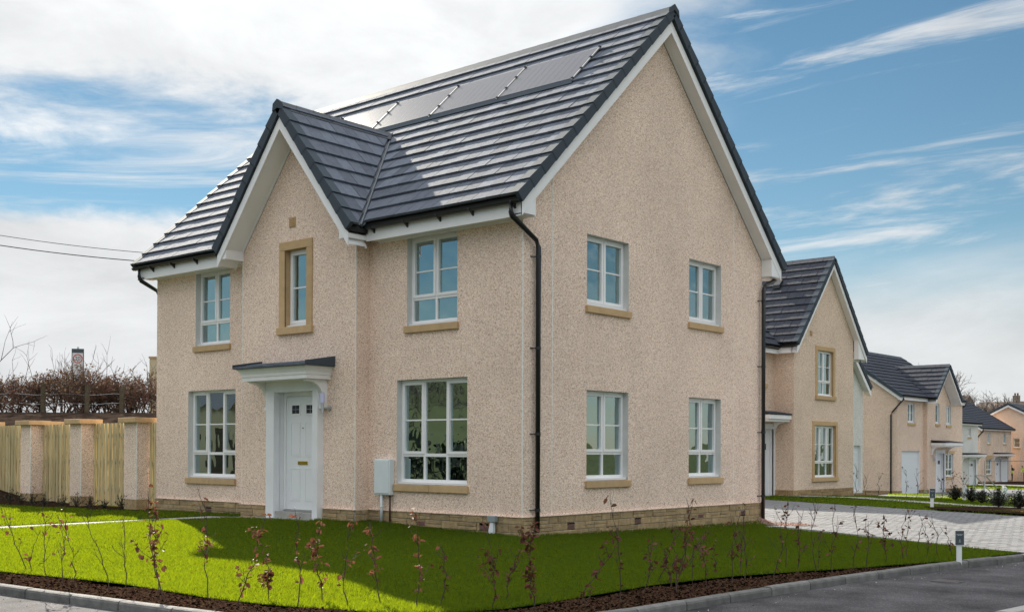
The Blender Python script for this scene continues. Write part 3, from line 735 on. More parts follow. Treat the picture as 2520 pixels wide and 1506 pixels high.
# ridges
ridge(house, (-11.66, yr, zr+.10), (.33, yr, zr+.10), .17, .15)
ridge(house, (XC, -.86, zb0+.10), (XC, ytop-.02, zb0+.10), .14, .16)
q = MB(); q.prism([(.31, yr-.17, zr-.07), (.31, yr-.15, zr+.06), (.31, yr, zr+.16), (.31, yr+.15, zr+.06), (.31, yr+.17, zr-.07), (.31, yr, zr+.04)], [(.35, yr-.17, zr-.07), (.35, yr-.15, zr+.06), (.35, yr, zr+.16), (.35, yr+.15, zr+.06), (.35, yr+.17, zr-.07), (.35, yr, zr+.04)]); add('ridge_end_cap', q, 'cap', house)
q = MB(); q.prism([(XC-.15, -.90, zb0-.07), (XC-.13, -.90, zb0+.08), (XC, -.90, zb0+.16), (XC+.13, -.90, zb0+.08), (XC+.15, -.90, zb0-.07), (XC, -.90, zb0-.02)], [(XC-.15, -.86, zb0-.07), (XC-.13, -.86, zb0+.08), (XC, -.86, zb0+.16), (XC+.13, -.86, zb0+.08), (XC+.15, -.86, zb0-.07), (XC, -.86, zb0-.02)]); add('ridge_end_cap', q, 'cap', house)
# gable soffits, barge boards and box ends
def barge(parent, axis, c_in, c_out, foot, apex, zf, za, top=.17, bot=.40, th=.022, tag_='barge_board', m_='white', reach=0):
    """axis 'x': gable plane x const (slope runs in y); axis 'y': gable plane y const"""
    def P(a, s, z): return (a, s, z) if axis == 'x' else (s, a, z)
    q = MB(); sgn = 1 if c_out > c_in else -1
    r0 = [P(c_out, foot, zf-top), P(c_out, apex, za-top), P(c_out, apex, za-bot), P(c_out, foot, zf-bot)]
    r1 = [P(c_out-sgn*th, foot, zf-top), P(c_out-sgn*th, apex, za-top), P(c_out-sgn*th, apex, za-bot), P(c_out-sgn*th, foot, zf-bot)]
    q.prism(r0, r1); add(tag_, q, m_, parent)
    q = MB(); a0, a1 = c_in, c_out-sgn*th
    q.hexa([P(a0, foot, zf-bot+.03), P(a1, foot, zf-bot+.03), P(a1, apex, za-bot+.03), P(a0, apex, za-bot+.03), P(a0, foot, zf-bot+.05), P(a1, foot, zf-bot+.05), P(a1, apex, za-bot+.05), P(a0, apex, za-bot+.05)])
    add('verge_soffit', q, m_, parent)
    q = MB(); q.hexa([P(a0, foot, zf-bot+.0), P(a0+sgn*.03, foot, zf-bot+.0), P(a0+sgn*.03, apex, za-bot+.0), P(a0, apex, za-bot+.0), P(a0, foot, zf-bot+.029), P(a0+sgn*.03, foot, zf-bot+.029), P(a0+sgn*.03, apex, za-bot+.029), P(a0, apex, za-bot+.029)])
    add('soffit_trim', q, m_, parent)
for cin, cout in ((0, .27), (-11.36, -11.63)):
    barge(house, 'x', cin, cout, ye+.10, yr, zt_(ye+.10), zr); barge(house, 'x', cin, cout, 9.05-.10, yr, zt_(8.95), zr)
barge(house, 'y', -.35, -.83, XC+HB-.05, XC, zbt(XC+HB-.05), zb0, top=.19, bot=.43)
barge(house, 'y', -.35, -.83, XC-HB+.05, XC, zbt(XC-HB+.05), zb0, top=.19, bot=.43)
for x0, x1 in ((.003, .262), (-11.622, -11.363)):
    q = MB(); q.prism([(x0, -.33, 5.185), (x0, .03, 5.185), (x0, .03, zt_(.03)-.40), (x0, -.33, zt_(-.33)-.2)], [(x1, -.33, 5.185), (x1, .03, 5.185), (x1, .03, zt_(.03)-.40), (x1, -.33, zt_(-.33)-.2)])
    add('box_end', q, 'white', house); q = MB()
    q.prism([(x0, 8.93, 5.16), (x0, 8.50, 5.16), (x0, 8.50, zt_(8.5)-.40), (x0, 8.93, zt_(8.93)-.2)], [(x1, 8.93, 5.16), (x1, 8.50, 5.16), (x1, 8.50, zt_(8.5)-.40), (x1, 8.93, zt_(8.93)-.2)])
    add('box_end', q, 'white', house)
for s in (-1, 1):
    xo, xi = XC+s*(HB-.06), XC+s*1.80
    q = MB(); q.prism([(xo, -.807, 5.17), (xi, -.807, 5.17), (xi, -.807, zbt(xi)-.42), (xo, -.807, zbt(xo)-.2)], [(xo, -.352, 5.17), (xi, -.352, 5.17), (xi, -.352, zbt(xi)-.42), (xo, -.352, zbt(xo)-.2)])
    add('box_end', q, 'white', house)
for x0, x1 in ((-11.64, XC-HB+.07), (XC+HB-.07, .265)):
    q = MB(); q.box(x0, x1, -.35, -.331, 5.15, 5.385); add('fascia_board', q, 'white', house)
    q = MB(); q.box(x0+.01, x1-.003, -.3305, -.001, 5.188, 5.20); add('eave_soffit', q, 'white', house)
    q = MB(); q.box(max(x0, -11.35), min(x1, -.002), -.022, -.002, 5.155, 5.187); add('soffit_trim', q, 'whitepaint', house)
q = MB(); q.box(-11.64, .265, 8.94, 8.96, 5.13, 5.36); add('fascia_board', q, 'white', house)
q = MB(); q.box(-11.63, .262, 8.54, 8.939, 5.15, 5.165); add('eave_soffit', q, 'white', house)
gutter(house, ((XC+HB+.03, -.425, 5.41), (.30, -.425, 5.41))); gutter(house, ((-11.70, -.425, 5.43), (XC-HB-.03, -.425, 5.43))); gutter(house, ((-11.7, 9.06, 5.39), (.3, 9.06, 5.39)))
for x in [-3.40, -2.5, -1.65, -.85, .12]+[-8.35, -9.2, -10.1, -10.95]:
    q = MB(); q.prism([(x-.018, -.352, 5.40), (x-.018, -.352, 5.28), (x-.018, -.40, 5.32), (x-.018, -.49, 5.37), (x-.018, -.49, 5.40)], [(x+.018, -.352, 5.40), (x+.018, -.352, 5.28), (x+.018, -.40, 5.32), (x+.018, -.49, 5.37), (x+.018, -.49, 5.40)]); add('gutter_bracket', q, 'gutter', house)
def downpipe(parent, pts, r, z_clips, wallp, m_='gutter'):
    q = MB(); q.tube(pts, r, 10); o = add('downpipe', q, m_, parent, smooth=True)
    for z in z_clips:
        q = MB(); p = Vector(pts[-1]); wp = Vector(wallp); a = Vector((wp.x, wp.y, z)); b = Vector((p.x, p.y, z))
        q.tube([(p.x, p.y, z-.025), (p.x, p.y, z+.025)], r*1.25, 10); d = (a-b)
        q.tube([b, a], .012, 6); add('pipe_clip', q, m_, o)
downpipe(house, [(.09, -.43, 5.37), (.09, -.43, 5.22), (.09, -.40, 5.16), (.085, .26, 4.83), (.08, .33, 4.72), (.08, .33, -.27)], .042, [4.55, 2.95, 1.45, .12], (.0, .20, 0))
downpipe(house, [(.10, 9.06, 5.35), (.10, 9.06, 5.22), (.10, 9.0, 5.15), (.09, 8.50, 4.95), (.09, 8.44, 4.85), (.09, 8.44, -.47)], .042, [4.6, 3.1, 1.6, .15], (.0, 8.32, 0))
downpipe(house, [(-11.45, -.43, 5.37), (-11.45, -.43, 5.22), (-11.45, -.38, 5.12), (-11.45, .05, 4.93), (-11.45, .12, 4.8), (-11.45, .12, -.2)], .042, [4.0], (-11.36, .12, 0))
# solar panels
def rp(x, y, n): return Vector((x, y, zt_(y)))+Vector((0, -SL_, 1)).normalized()*n
for i in range(4):
    x0 = -.90-1.955*i-1.90; x1 = x0+1.90
    q = MB(); q.hexa([rp(x0, 2.60, .085), rp(x1, 2.60, .085), rp(x1, 3.50, .085), rp(x0, 3.50, .085), rp(x0, 2.60, .112), rp(x1, 2.60, .112), rp(x1, 3.50, .112), rp(x0, 3.50, .112)]); pn = add('solar_panel', q, 'cap', house)
    q = MB(); q.hexa([rp(x0+.015, 2.612, .1125), rp(x1-.015, 2.612, .1125), rp(x1-.015, 3.488, .1125), rp(x0+.015, 3.488, .1125), rp(x0+.015, 2.612, .115), rp(x1-.015, 2.612, .115), rp(x1-.015, 3.488, .115), rp(x0+.015, 3.488, .115)]); add('solar_glass', q, 'panel', pn); q = MB()
    for k in range(1, 10):
        xa = x0+.015+1.87*k/10; q.hexa([rp(xa-.003, 2.62, .1152), rp(xa+.003, 2.62, .1152), rp(xa+.003, 3.48, .1152), rp(xa-.003, 3.48, .1152), rp(xa-.003, 2.62, .1158), rp(xa+.003, 2.62, .1158), rp(xa+.003, 3.48, .1158), rp(xa-.003, 3.48, .1158)])
    add('cell_seams', q, 'gutter', pn, kind='stuff')
for i in range(5):
    x = -.873-1.955*i+ (0.0 if i else .0)
    q = MB(); q.hexa([rp(x-.014, 2.56, .10), rp(x+.014, 2.56, .10), rp(x+.014, 3.53, .10), rp(x-.014, 3.53, .10), rp(x-.014, 2.56, .125), rp(x+.014, 2.56, .125), rp(x+.014, 3.53, .125), rp(x-.014, 3.53, .125)]); rl = add('panel_rail', q, 'alu', house)
    for y in (2.60, 2.88, 3.2, 3.50):
        q = MB(); c = rp(x, y, .13); q.box(c.x-.022, c.x+.022, c.y-.02, c.y+.02, c.z-.03, c.z+.006); add('clamp', q, 'gutter', rl)
q = MB(); q.hexa([rp(-8.75, 2.50, .07), rp(-.85, 2.50, .07), rp(-.85, 2.595, .09), rp(-8.75, 2.595, .09), rp(-8.75, 2.50, .085), rp(-.85, 2.50, .085), rp(-.85, 2.595, .11), rp(-8.75, 2.595, .11)]); add('panel_flashing', q, 'cap', house)
# ---- entrance
q = MB()    # raised smooth surround
for a, b, z0, z1 in ((-6.50, -6.24, -.36, 2.62), (-5.02, -4.86, -.36, 2.62), (-6.24, -5.02, 2.33, 2.62)): q.fbox(fB, XB(a), XB(b), z0, z1, -.01, .16)
add('door_surround', q, 'render_white', house, bevel=.004)
q = MB()
u0, u1 = XB(-6.24), XB(-5.02)
for a in (((u0, -.16), (u0, 2.33)), ((u0, 2.33), (u1, 2.33)), ((u1, 2.33), (u1, -.16))): q.poly([fB(*a[0], .002), fB(*a[1], .002), fB(*a[1], -.24), fB(*a[0], -.24)])
add('door_reveal', q, 'render_white', house)
q = MB(); dn = -.10
for a, b, z0, z1 in ((u0+.005, u0+.07, -.08, 2.33), (u1-.075, u1-.005, -.08, 2.33), (u0+.07, u1-.075, 2.25, 2.33)): q.fbox(fB, a, b, z0, z1, dn-.07, dn+.0)
add('door_frame', q, 'white', house)
dl, dr = u0+.075, u1-.08
q = MB(); q.fbox(fB, dl, dr, -.06, 2.245, dn-.06, dn-.016)
W_ = dr-dl
def mould(q, a, b, z0, z1, n=dn-.016):
    w_ = .014
    q.fbox(fB, a, b, z0, z0+w_, n, n+.010).fbox(fB, a, b, z1-w_, z1, n, n+.010).fbox(fB, a, a+w_, z0+w_, z1-w_, n, n+.010).fbox(fB, b-w_, b, z0+w_, z1-w_, n, n+.010)
    q.fbox(fB, a+.035, b-.035, z0+.035, z1-.035, n, n+.007)
cols = ((dl+W_*.14, dl+W_*.43), (dl+W_*.57, dl+W_*.86))
for a, b in cols:
    mould(q, a, b, 1.02, 1.72); mould(q, a, b, .12, .78)
dor = add('front_door', q, 'doorm', house)
for a, b in cols:
    q = MB(); z0, z1 = 1.86, 2.10; n = dn-.016
    q.fbox(fB, a, b, z0, z0+.035, n, n+.014).fbox(fB, a, b, z1-.035, z1, n, n+.014).fbox(fB, a, a+.035, z0+.035, z1-.035, n, n+.014).fbox(fB, b-.035, b, z0+.035, z1-.035, n, n+.014)
    lt = add('door_light', q, 'white', dor)
    q = MB(); q.fbox(fB, a+.03, b-.03, z0+.03, z1-.03, n+.001, n+.004); add('door_glass', q, 'panel', dor)
    q = MB(); m1 = (a+b)/2; m2 = (z0+z1)/2; q.fbox(fB, m1-.004, m1+.004, z0+.035, z1-.035, n+.005, n+.009).fbox(fB, a+.035, b-.035, m2-.004, m2+.004, n+.0045, n+.0085); add('lead_strip', q, 'alu', dor)
q = MB(); m1 = (dl+dr)/2; q.fbox(fB, m1-.15, m1+.15, .855, .925, dn-.016, dn-.002); lb = add('letterbox', q, 'brass', dor)
q = MB(); q.fbox(fB, m1-.12, m1+.12, .872, .907, dn-.0025, dn+.004); add('letterbox_flap', q, 'brass', dor)
q = MB(); q.tube([fB(m1, 1.60, dn-.016), fB(m1, 1.60, dn-.004)], .012, 8); add('spyhole', q, 'gutter', dor)
q = MB(); q.fbox(fB, dl-.02, dr+.02, -.10, -.062, dn-.08, dn+.03); add('threshold', q, 'alu', house)
q = MB(); q.fbox(fB, XB(-6.235), XB(-5.025), -.40, -.105, -.25, .12); add('door_step', q, 'slab', house)
# canopy with flared cornice, two curved brackets and tiled top
can = []
CXL, CXR = XB(-6.80), XB(-4.56)
prof = [(0, 2.545), (.60, 2.545), (.60, 2.60), (.61, 2.66), (.66, 2.74), (.68, 2.79), (.68, 2.80), (0, 2.80)]
q = MB()
def ring(inset, z, yy): return [fB(CXL+inset, z, 0), fB(CXL+inset, z, yy), fB(CXR-inset, z, yy), fB(CXR-inset, z, 0)]
rings = [ring(.10, 2.545, .60), ring(.10, 2.62, .60), ring(.085, 2.625, .615), ring(.08, 2.68, .62), ring(.05, 2.74, .65), ring(.02, 2.775, .68), ring(.02, 2.80, .68)]
n0 = 0
for rr in rings: q.v += [tuple(p) for p in rr]
for k in range(len(rings)-1):
    for i in range(3): q.f.append((4*k+i, 4*k+i+1, 4*k+5+i, 4*k+4+i))
q.f.append((0, 1, 2, 3)); t0 = 4*(len(rings)-1); q.f.append((t0, t0+1, t0+2, t0+3)); cano = add('porch_canopy', q, 'whitepaint', house)
for i in range(7):
    a = CXL-.03+i*(CXR-CXL+.06)/7; b = a+(CXR-CXL+.06)/7
    for r, (n0_, n1_, za_, zb_) in enumerate(((.74, .34, 2.80, 2.86), (.42, .0, 2.86, 2.93))):
        q = MB(); q.hexa([fB(a+.003, za_, n0_), fB(b-.003, za_, n0_), fB(b-.003, zb_, n1_), fB(a+.003, zb_, n1_), fB(a+.003, za_+.035, n0_), fB(b-.003, za_+.035, n0_), fB(b-.003, zb_+.03, n1_), fB(a+.003, zb_+.03, n1_)]); add('canopy_tile', q, 'tile', cano)
q = MB(); q.fbox(fB, CXL-.035, CXR+.035, 2.79, 2.835, .02, .735); add('canopy_drip_edge', q, 'cap', cano)
for uu in (CXL-.045, CXR+.032):
    q = MB(); q.hexa([fB(uu, 2.80, .75), fB(uu+.014, 2.80, .75), fB(uu+.014, 2.80, .01), fB(uu, 2.80, .01), fB(uu, 2.88, .75), fB(uu+.014, 2.88, .75), fB(uu+.014, 3.0, .01), fB(uu, 3.0, .01)]); add('canopy_verge', q, 'cap', cano)
for uc in (XB(-6.55), XB(-4.80)):
    pr = [(.0, 2.545), (.50, 2.545), (.50, 2.50)]+[(.07+.40*(1-math.cos(t)), 2.08+.40*math.sin(t)) for t in [math.pi/2*(1-j/8) for j in range(9)]][0:0]
    arc = [(.47-.38*math.sin(t), 2.08+.38*math.cos(t)+.04) for t in [math.pi/2*j/9 for j in range(10)]]
    pr = [(0, 2.543), (.52, 2.543), (.52, 2.50)]+arc+[(.09, 2.04), (.13, 2.03), (.13, 1.97), (0, 1.97)]
    q = MB(); q.prism([fB(uc-.05, z, n) for n, z in pr], [fB(uc+.05, z, n) for n, z in pr]); add('canopy_bracket', q, 'whitepaint', cano)
# wall lamp
q = MB(); lx, ln = XB(-4.66), .20
q.tube([fB(lx, 1.98, 0), fB(lx, 1.98, .03)], .045, 12); q.tube([fB(lx, 1.98, .03), fB(lx, 1.98, ln)], .015, 8); q.tube([fB(lx, 1.88, ln), fB(lx, 2.08, ln)], .032, 12); lampo = add('wall_lamp', q, 'steel', house, smooth=False)
q = MB(); q.tube([fB(lx, 2.08, ln), fB(lx, 2.27, ln)], .046, 12); add('lamp_cover', q, 'lampglass', lampo)
q = MB(); q.tube([fB(lx, 2.27, ln), fB(lx, 2.285, ln)], .040, 12); add('lamp_top', q, 'steel', lampo)
# gas meter box, pipes, utility box, flue vent
q = MB(); q.fbox(fF, XF(-3.63), XF(-3.19), .30, .99, 0, .13); mbx = add('meter_box', q, 'meter', house, bevel=.012)
q = MB(); q.fbox(fF, XF(-3.605), XF(-3.215), .33, .96, .13, .142); md = add('meter_box_door', q, 'meter', mbx, bevel=.008)
q = MB(); q.tube([fF(XF(-3.45), .30, .09), fF(XF(-3.45), -.22, .09)], .028, 10).tube([fF(XF(-3.45), .08, .09), fF(XF(-3.45), .06, .09)], .035, 10); add('meter_pipe', q, 'whitepipe', mbx, smooth=True)
q = MB(); q.tube([fF(XF(-3.25), .30, .06), fF(XF(-3.25), -.25, .06)], .018, 8); add('meter_pipe', q, 'brownpipe', mbx, smooth=True)
q = MB(); q.fbox(fF, XF(-.70), XF(-.52), -.10, .01, .03, .13); ub = add('utility_box', q, 'greybox', house, bevel=.006)
q = MB(); q.hexa([fF(XF(-.66), -.30, .14), fF(XF(-.55), -.30, .14), fF(XF(-.55), -.30, .07), fF(XF(-.66), -.30, .07), fF(XF(-.64), -.10, .11), fF(XF(-.57), -.10, .11), fF(XF(-.57), -.10, .05), fF(XF(-.64), -.10, .05)]); add('utility_pipe', q, 'whitepipe', ub)
def louvre(f_, u, z, parent, s=.10, m_='stone'):
    q = MB(); q.fbox(f_, u-s, u+s, z-s, z+s, 0, .018); v = add('wall_vent', q, m_, parent)
    q = MB()
    for i in range(5): q.fbox(f_, u-s*.8, u+s*.8, z-s*.8+i*s*.36, z-s*.8+i*s*.36+.012, .018, .028)
    add('louvre_blade', q, m_, v)
louvre(fB, XB(-5.86), 5.80, house)
# ivory clutter on the inside sill of the big window
q = MB()
for a, b, zz in ((-2.25, -2.05, .80), (-1.95, -1.72, .86), (-1.66, -1.38, .80)):
    K = 8; q.prism([fF(XF(a)+(XF(b)-XF(a))*t, .55, -.42) for t in (0, 1)]+[fF(XF(b), .55, -.62), fF(XF(a), .55, -.62)], [fF(XF(a)+.03, zz, -.46), fF(XF(b)-.03, zz-.03, -.46), fF(XF(b)-.03, zz-.05, -.56), fF(XF(a)+.03, zz, -.56)])
bd = add('dust_sheet', q, 'curtain', None, off=(-2, .5, 0)); tag(bd, 'white crumpled dust sheet lying inside the large lower front window', 'dust sheet')

# ================================================================ SITE
KL = [(-20, -8.9), (-14, -8.85), (-6, -8.75), (-1.3, -8.52), (2.4, -8.22)]+[(2.72+3.06*math.sin(t), -5.12-3.06*math.cos(t)) for t in [R(a) for a in (12, 22, 34, 46, 58, 70, 82, 90)]]+[(5.85, -2.9), (6.08, .2), (6.33, 2.7), (6.72, 5.2), (6.9, 6)]
def along(pts, step, gap=.012):
    """split a polyline into pieces of the given length; returns start/end pairs with headings"""
    out = []; P_ = [Vector((*p, 0)) for p in pts]; acc = []; tot = 0
    cum = [0]
    for a, b in zip(P_, P_[1:]): cum.append(cum[-1]+(b-a).length)
    def at(d):
        for i in range(len(P_)-1):
            if d <= cum[i+1] or i == len(P_)-2:
                t = (d-cum[i])/(cum[i+1]-cum[i]); return P_[i].lerp(P_[i+1], t)
    n = int(cum[-1]/step); st = cum[-1]/n
    return [(at(i*st+gap/2), at((i+1)*st-gap/2), at((i+.5)*st)) for i in range(n)]
def offset_line(pts, d):
    out = []
    for i, p in enumerate(pts):
        a = Vector((*pts[max(i-1, 0)], 0)); b = Vector((*pts[min(i+1, len(pts)-1)], 0)); t = (b-a).normalized(); out.append((p[0]-t.y*d, p[1]+t.x*d))
    return out
kerb = bpy.data.objects.new('kerb', None); COL.objects.link(kerb); kerb['kind'] = 'structure'; OFF['kerb'] = Vector((0, 0, 0))
def kerb_line(parent, pts, step, zt, w_, h, m_, name='kerb_stone', rnd=.035):
    for a, b, c in along(pts, step, .02):
        t = (b-a).normalized(); n = Vector((-t.y, t.x, 0)); q = MB()
        dz = rng.uniform(-.006, .006); za = zt(a.x, a.y)+dz; zb_ = zt(b.x, b.y)+dz
        def pr(p, z): return [p+n*(-w_/2)+Vector((0, 0, z-h)), p+n*(-w_/2)+Vector((0, 0, z-rnd)), p+n*(-w_/2+rnd*.3)+Vector((0, 0, z-rnd*.3)), p+n*(-w_/2+rnd)+Vector((0, 0, z)), p+n*(w_/2)+Vector((0, 0, z)), p+n*(w_/2)+Vector((0, 0, z-h))]
        j = t*rng.uniform(-.002, .002)
        q.prism(pr(a, za), pr(b, zb_)); add(name, q, m_, parent)
kerb_line(kerb, KL, .915, lambda x, y: -.535 - (.0 if y < 0 else .004*y), .125, .2, 'kerb')
# lawns -------------------------------------------------------------------
HR = lambda x, y: -.640-(.006*y if y > 0 else 0)
EDGE = [(-14, -8.25), (-6.5, -8.2), (-3.48, -7.95), (-2.82, -7.8), (-1.53, -7.62), (-0.26, -7.48), (0.68, -7.5), (1.6, -7.51), (2.58, -7.38), (3.46, -7.2), (4.16, -6.85), (4.5, -6.45), (4.72, -5.9), (4.74, -5.2), (4.72, -4.34), (4.74, -3.04), (4.98, -1.49), (5.40, .03), (5.72, 1.06), (5.98, 2.0), (6.16, 2.62)]
front_lawn_poly = EDGE+[(6.26, 2.7), (6.50, 4.2), (6.66, 5.25), (3.3, 6.45), (.5, 7.6), (.25, 8.3), (.07, 8.3), (.07, -.06), (-3.86, -.06), (-3.86, -.42), (-4.80, -.42), (-4.80, -.82), (-7.3, -.82), (-8.15, -1.55), (-9.85, -4.9), (-11.5, -8.22)]
front_lawn_poly = [p for p in front_lawn_poly if p[0] > -11]
PATH = [(-4.82, -.84), (-4.82, -.42), (-6.3, -.42), (-7.6, -.46), (-8.35, -.62), (-8.95, -1.7), (-10.5, -4.8), (-12.4, -8.8), (-11.6, -8.8), (-9.85, -4.9), (-8.15, -1.55), (-7.3, -.84)]
upper_lawn_poly = [(-7.55, -.44), (-7.6, -.06), (-11.33, -.06), (-11.45, -.45), (-11.9, -.62), (-13.6, -.75), (-15.5, -.95), (-22, -1.35), (-24, -8.5), (-12.32, -8.5), (-10.53, -4.8), (-8.98, -1.7), (-8.38, -.60)]
HL = lambda x, y: H(x, y)
patch('lawn', front_lawn_poly, 'lawnbase', .0)
patch('lawn', upper_lawn_poly, 'lawnbase', .0)
patch('garden_path', PATH, 'slab', -.005, hf=HL)
bed_out = offset_line(KL, .065)
bed_poly = [p for p in bed_out if p[0] > -14.1]+[(6.32, 2.7)]+[p for p in EDGE[::-1]]
bed_poly = [(-14, -8.78)]+[p for p in offset_line(KL, .065) if p[0] > -13][:]
bed_poly = [p for p in bed_poly if p[1] < 2.72]+EDGE[::-1]
def HB_(x, y): return -.568 - (.0 if y < 0 else .006*y)+.022*math.sin(x*3.1+y*1.7)*math.sin(y*2.3-x)+.012
patch('planting_bed', bed_poly, 'soil', .0, step=.25, hf=HB_)
fence_bed = [(-11.45, -.47), (-11.45, .18), (-24, .18), (-24, -1.5), (-22, -1.37), (-15.5, -.97), (-13.6, -.77), (-11.9, -.64)]
patch('fence_bed', fence_bed, 'soil', .012)
patch('back_garden', [(-11.4, .2), (-11.4, 9), (-24, 9), (-24, .2)], 'lawnbase', -.01)
# grass blades ----------------------------------------------------------------
def blades(name, poly, n, hgt, wid, hf, dens_near=None, z=0.0):
    xs = [p[0] for p in poly]; ys = [p[1] for p in poly]
    px = rng.uniform(min(xs), max(xs), n*3); py = rng.uniform(min(ys), max(ys), n*3); k = inpoly(px, py, poly); px = px[k]; py = py[k]
    d = np.hypot(px-CAM.x, py-CAM.y); pr = np.minimum(1, (12.5/np.maximum(d, 1))**1.1); k = rng.random(len(px)) < pr; px = px[k][:n]; py = py[k][:n]; n = len(px); d = d[k][:n]
    gx = np.linspace(min(xs), max(xs), 90); gy_ = np.linspace(min(ys), max(ys), 90); Z = np.array([[hf(a, b) for a in gx] for b in gy_])
    fx = (px-gx[0])/(gx[1]-gx[0]); fy = (py-gy_[0])/(gy_[1]-gy_[0]); i = np.clip(fx.astype(int), 0, 88); j = np.clip(fy.astype(int), 0, 88); fx -= i; fy -= j
    pz = Z[j, i]*(1-fx)*(1-fy)+Z[j, i+1]*fx*(1-fy)+Z[j+1, i]*(1-fx)*fy+Z[j+1, i+1]*fx*fy+z
    sc_ = np.maximum(1, d/15)
    patchy = 1+.28*np.sin(px*2.1+1.3*np.sin(py*1.7))*np.sin(py*2.6+px*.6)
    h = hgt*rng.uniform(.5, 1.25, n)*patchy; a = rng.uniform(0, 2*np.pi, n); w_ = wid*rng.uniform(.7, 1.3, n)*sc_; ln = rng.normal(0, .45, (n, 2))*h[:, None]
    v = np.empty((n, 3, 3)); dx = np.cos(a)*w_/2; dy = np.sin(a)*w_/2
    v[:, 0] = np.stack([px-dx, py-dy, pz-.01], 1); v[:, 1] = np.stack([px+dx, py+dy, pz-.01], 1); v[:, 2] = np.stack([px+ln[:, 0], py+ln[:, 1], pz+h], 1)
    me = bpy.data.meshes.new(name); me.vertices.add(3*n); me.vertices.foreach_set('co', v.ravel().astype(np.float32))
    me.loops.add(3*n); me.loops.foreach_set('vertex_index', np.arange(3*n, dtype=np.int32)); me.polygons.add(n); me.polygons.foreach_set('loop_start', np.arange(0, 3*n, 3, dtype=np.int32)); me.polygons.foreach_set('loop_total', np.full(n, 3, np.int32))
    me.update(calc_edges=True); me.materials.append(M['grass']); o = bpy.data.objects.new(name, me); COL.objects.link(o); o['kind'] = 'stuff'; return o
blades('grass', front_lawn_poly, 520000, .045, .0085, HL)
blades('grass', upper_lawn_poly, 110000, .045, .011, HL)
# bark mulch chips
def chips_mesh(name, poly, n, size, hf, m_, th=.3):
    xs = [p[0] for p in poly]; ys = [p[1] for p in poly]; px = rng.uniform(min(xs), max(xs), n*6); py = rng.uniform(min(ys), max(ys), n*6); k = inpoly(px, py, poly); px = px[k][:n]; py = py[k][:n]; q = MB()
    for x, y in zip(px, py):
        s = size*rng.uniform(.4, 1.3); a = rng.uniform(0, 6.28); z = hf(x, y)+s*.12; t1, t2 = rng.normal(0, .35, 2)
        ux, uy = math.cos(a)*s, math.sin(a)*s; vx, vy = -math.sin(a)*s*.38, math.cos(a)*s*.38
        q.poly([(x-ux-vx, y-uy-vy, z-s*t1-s*t2*.4), (x+ux-vx, y+uy-vy, z+s*t1-s*t2*.4), (x+ux*.8+vx, y+uy*.8+vy, z+s*t1+s*t2*.4), (x-ux+vx, y-uy+vy, z-s*t1+s*t2*.4)])
    return add(name, q, m_, kind='stuff', fix=False)
near_bed = [p for p in bed_poly if p[0] > -7] + []
nb = [(-6, -8.68)]+[p for p in offset_line(KL, .065) if p[0] > -5 and p[1] < 2.72]+[p for p in EDGE[::-1] if p[0] > -6]+[(-6, -8.18)]
chips_mesh('bark_mulch', nb, 30000, .024, HB_, 'bark_chip')
chips_mesh('grit', [(-6, -8.95), (2.6, -8.9), (4.6, -8.1), (5.7, -6.9), (6.2, -5.3), (6.35, -2), (6.6, 1.5), (7.1, 5.5), (6.9, 5.5), (6.35, 1.5), (6.08, -2), (5.97, -5.3), (5.4, -6.9), (4.4, -7.95), (2.6, -8.55), (-6, -8.6)], 900, .012, lambda x, y: HR(x, y)+.002, 'kerb_light')
# footways and roads ---------------------------------------------------------
K_in = offset_line(KL, -.0)
foot = [(-20, -8.9)]+[p for p in KL if p[0] > -19]+[(7.5, 7.5), (8.6, 12), (10.2, 12), (9.1, 3), (8.55, -2), (8.30, -5.0), (7.6, -8.2), (5.6, -10.3), (3, -10.9), (-20, -10.9)]
patch('footway', foot, 'asphalt', 0, step=2, hf=HR)
K2 = [(-20, -10.95), (3, -10.95)]+[(3.2+5.15*math.sin(t), -5.8-5.15*math.cos(t)) for t in [R(a) for a in (8, 22, 36, 50, 64, 78, 90)]]+[(8.6, -2), (9.15, 3), (10.25, 12)]
k2 = bpy.data.objects.new('road_kerb', None); COL.objects.link(k2); k2['kind'] = 'structure'; OFF['road_kerb'] = Vector((0, 0, 0))
kerb_line(k2, K2, .915, lambda x, y: -.628-(.006*y if y > 0 else 0), .15, .25, 'kerb_light')
rpoly = [(-20, -10.9)]+[p for p in K2 if p[0] > -19]+[(30, 12), (30, -30), (-20, -30)]
patch('road', rpoly, 'asphalt', 0, step=4, hf=lambda x, y: -.76-(.006*y if y > 0 else 0))
# small access cover in the footway
ac = thing('access_cover', 'small rusty access cover set in the dark footway', 'access cover', (7.0, .9, HR(7, .9)))
q = MB(); q.box(6.82, 7.18, .72, 1.05, HR(7, .9)+.002, HR(7, .9)+.012); add('cover_frame', q, 'kerb', ac)
q = MB(); q.box(6.84, 7.16, .74, 1.03, HR(7, .9)+.012, HR(7, .9)+.016); add('cover_plate', q, 'brownpipe', ac)
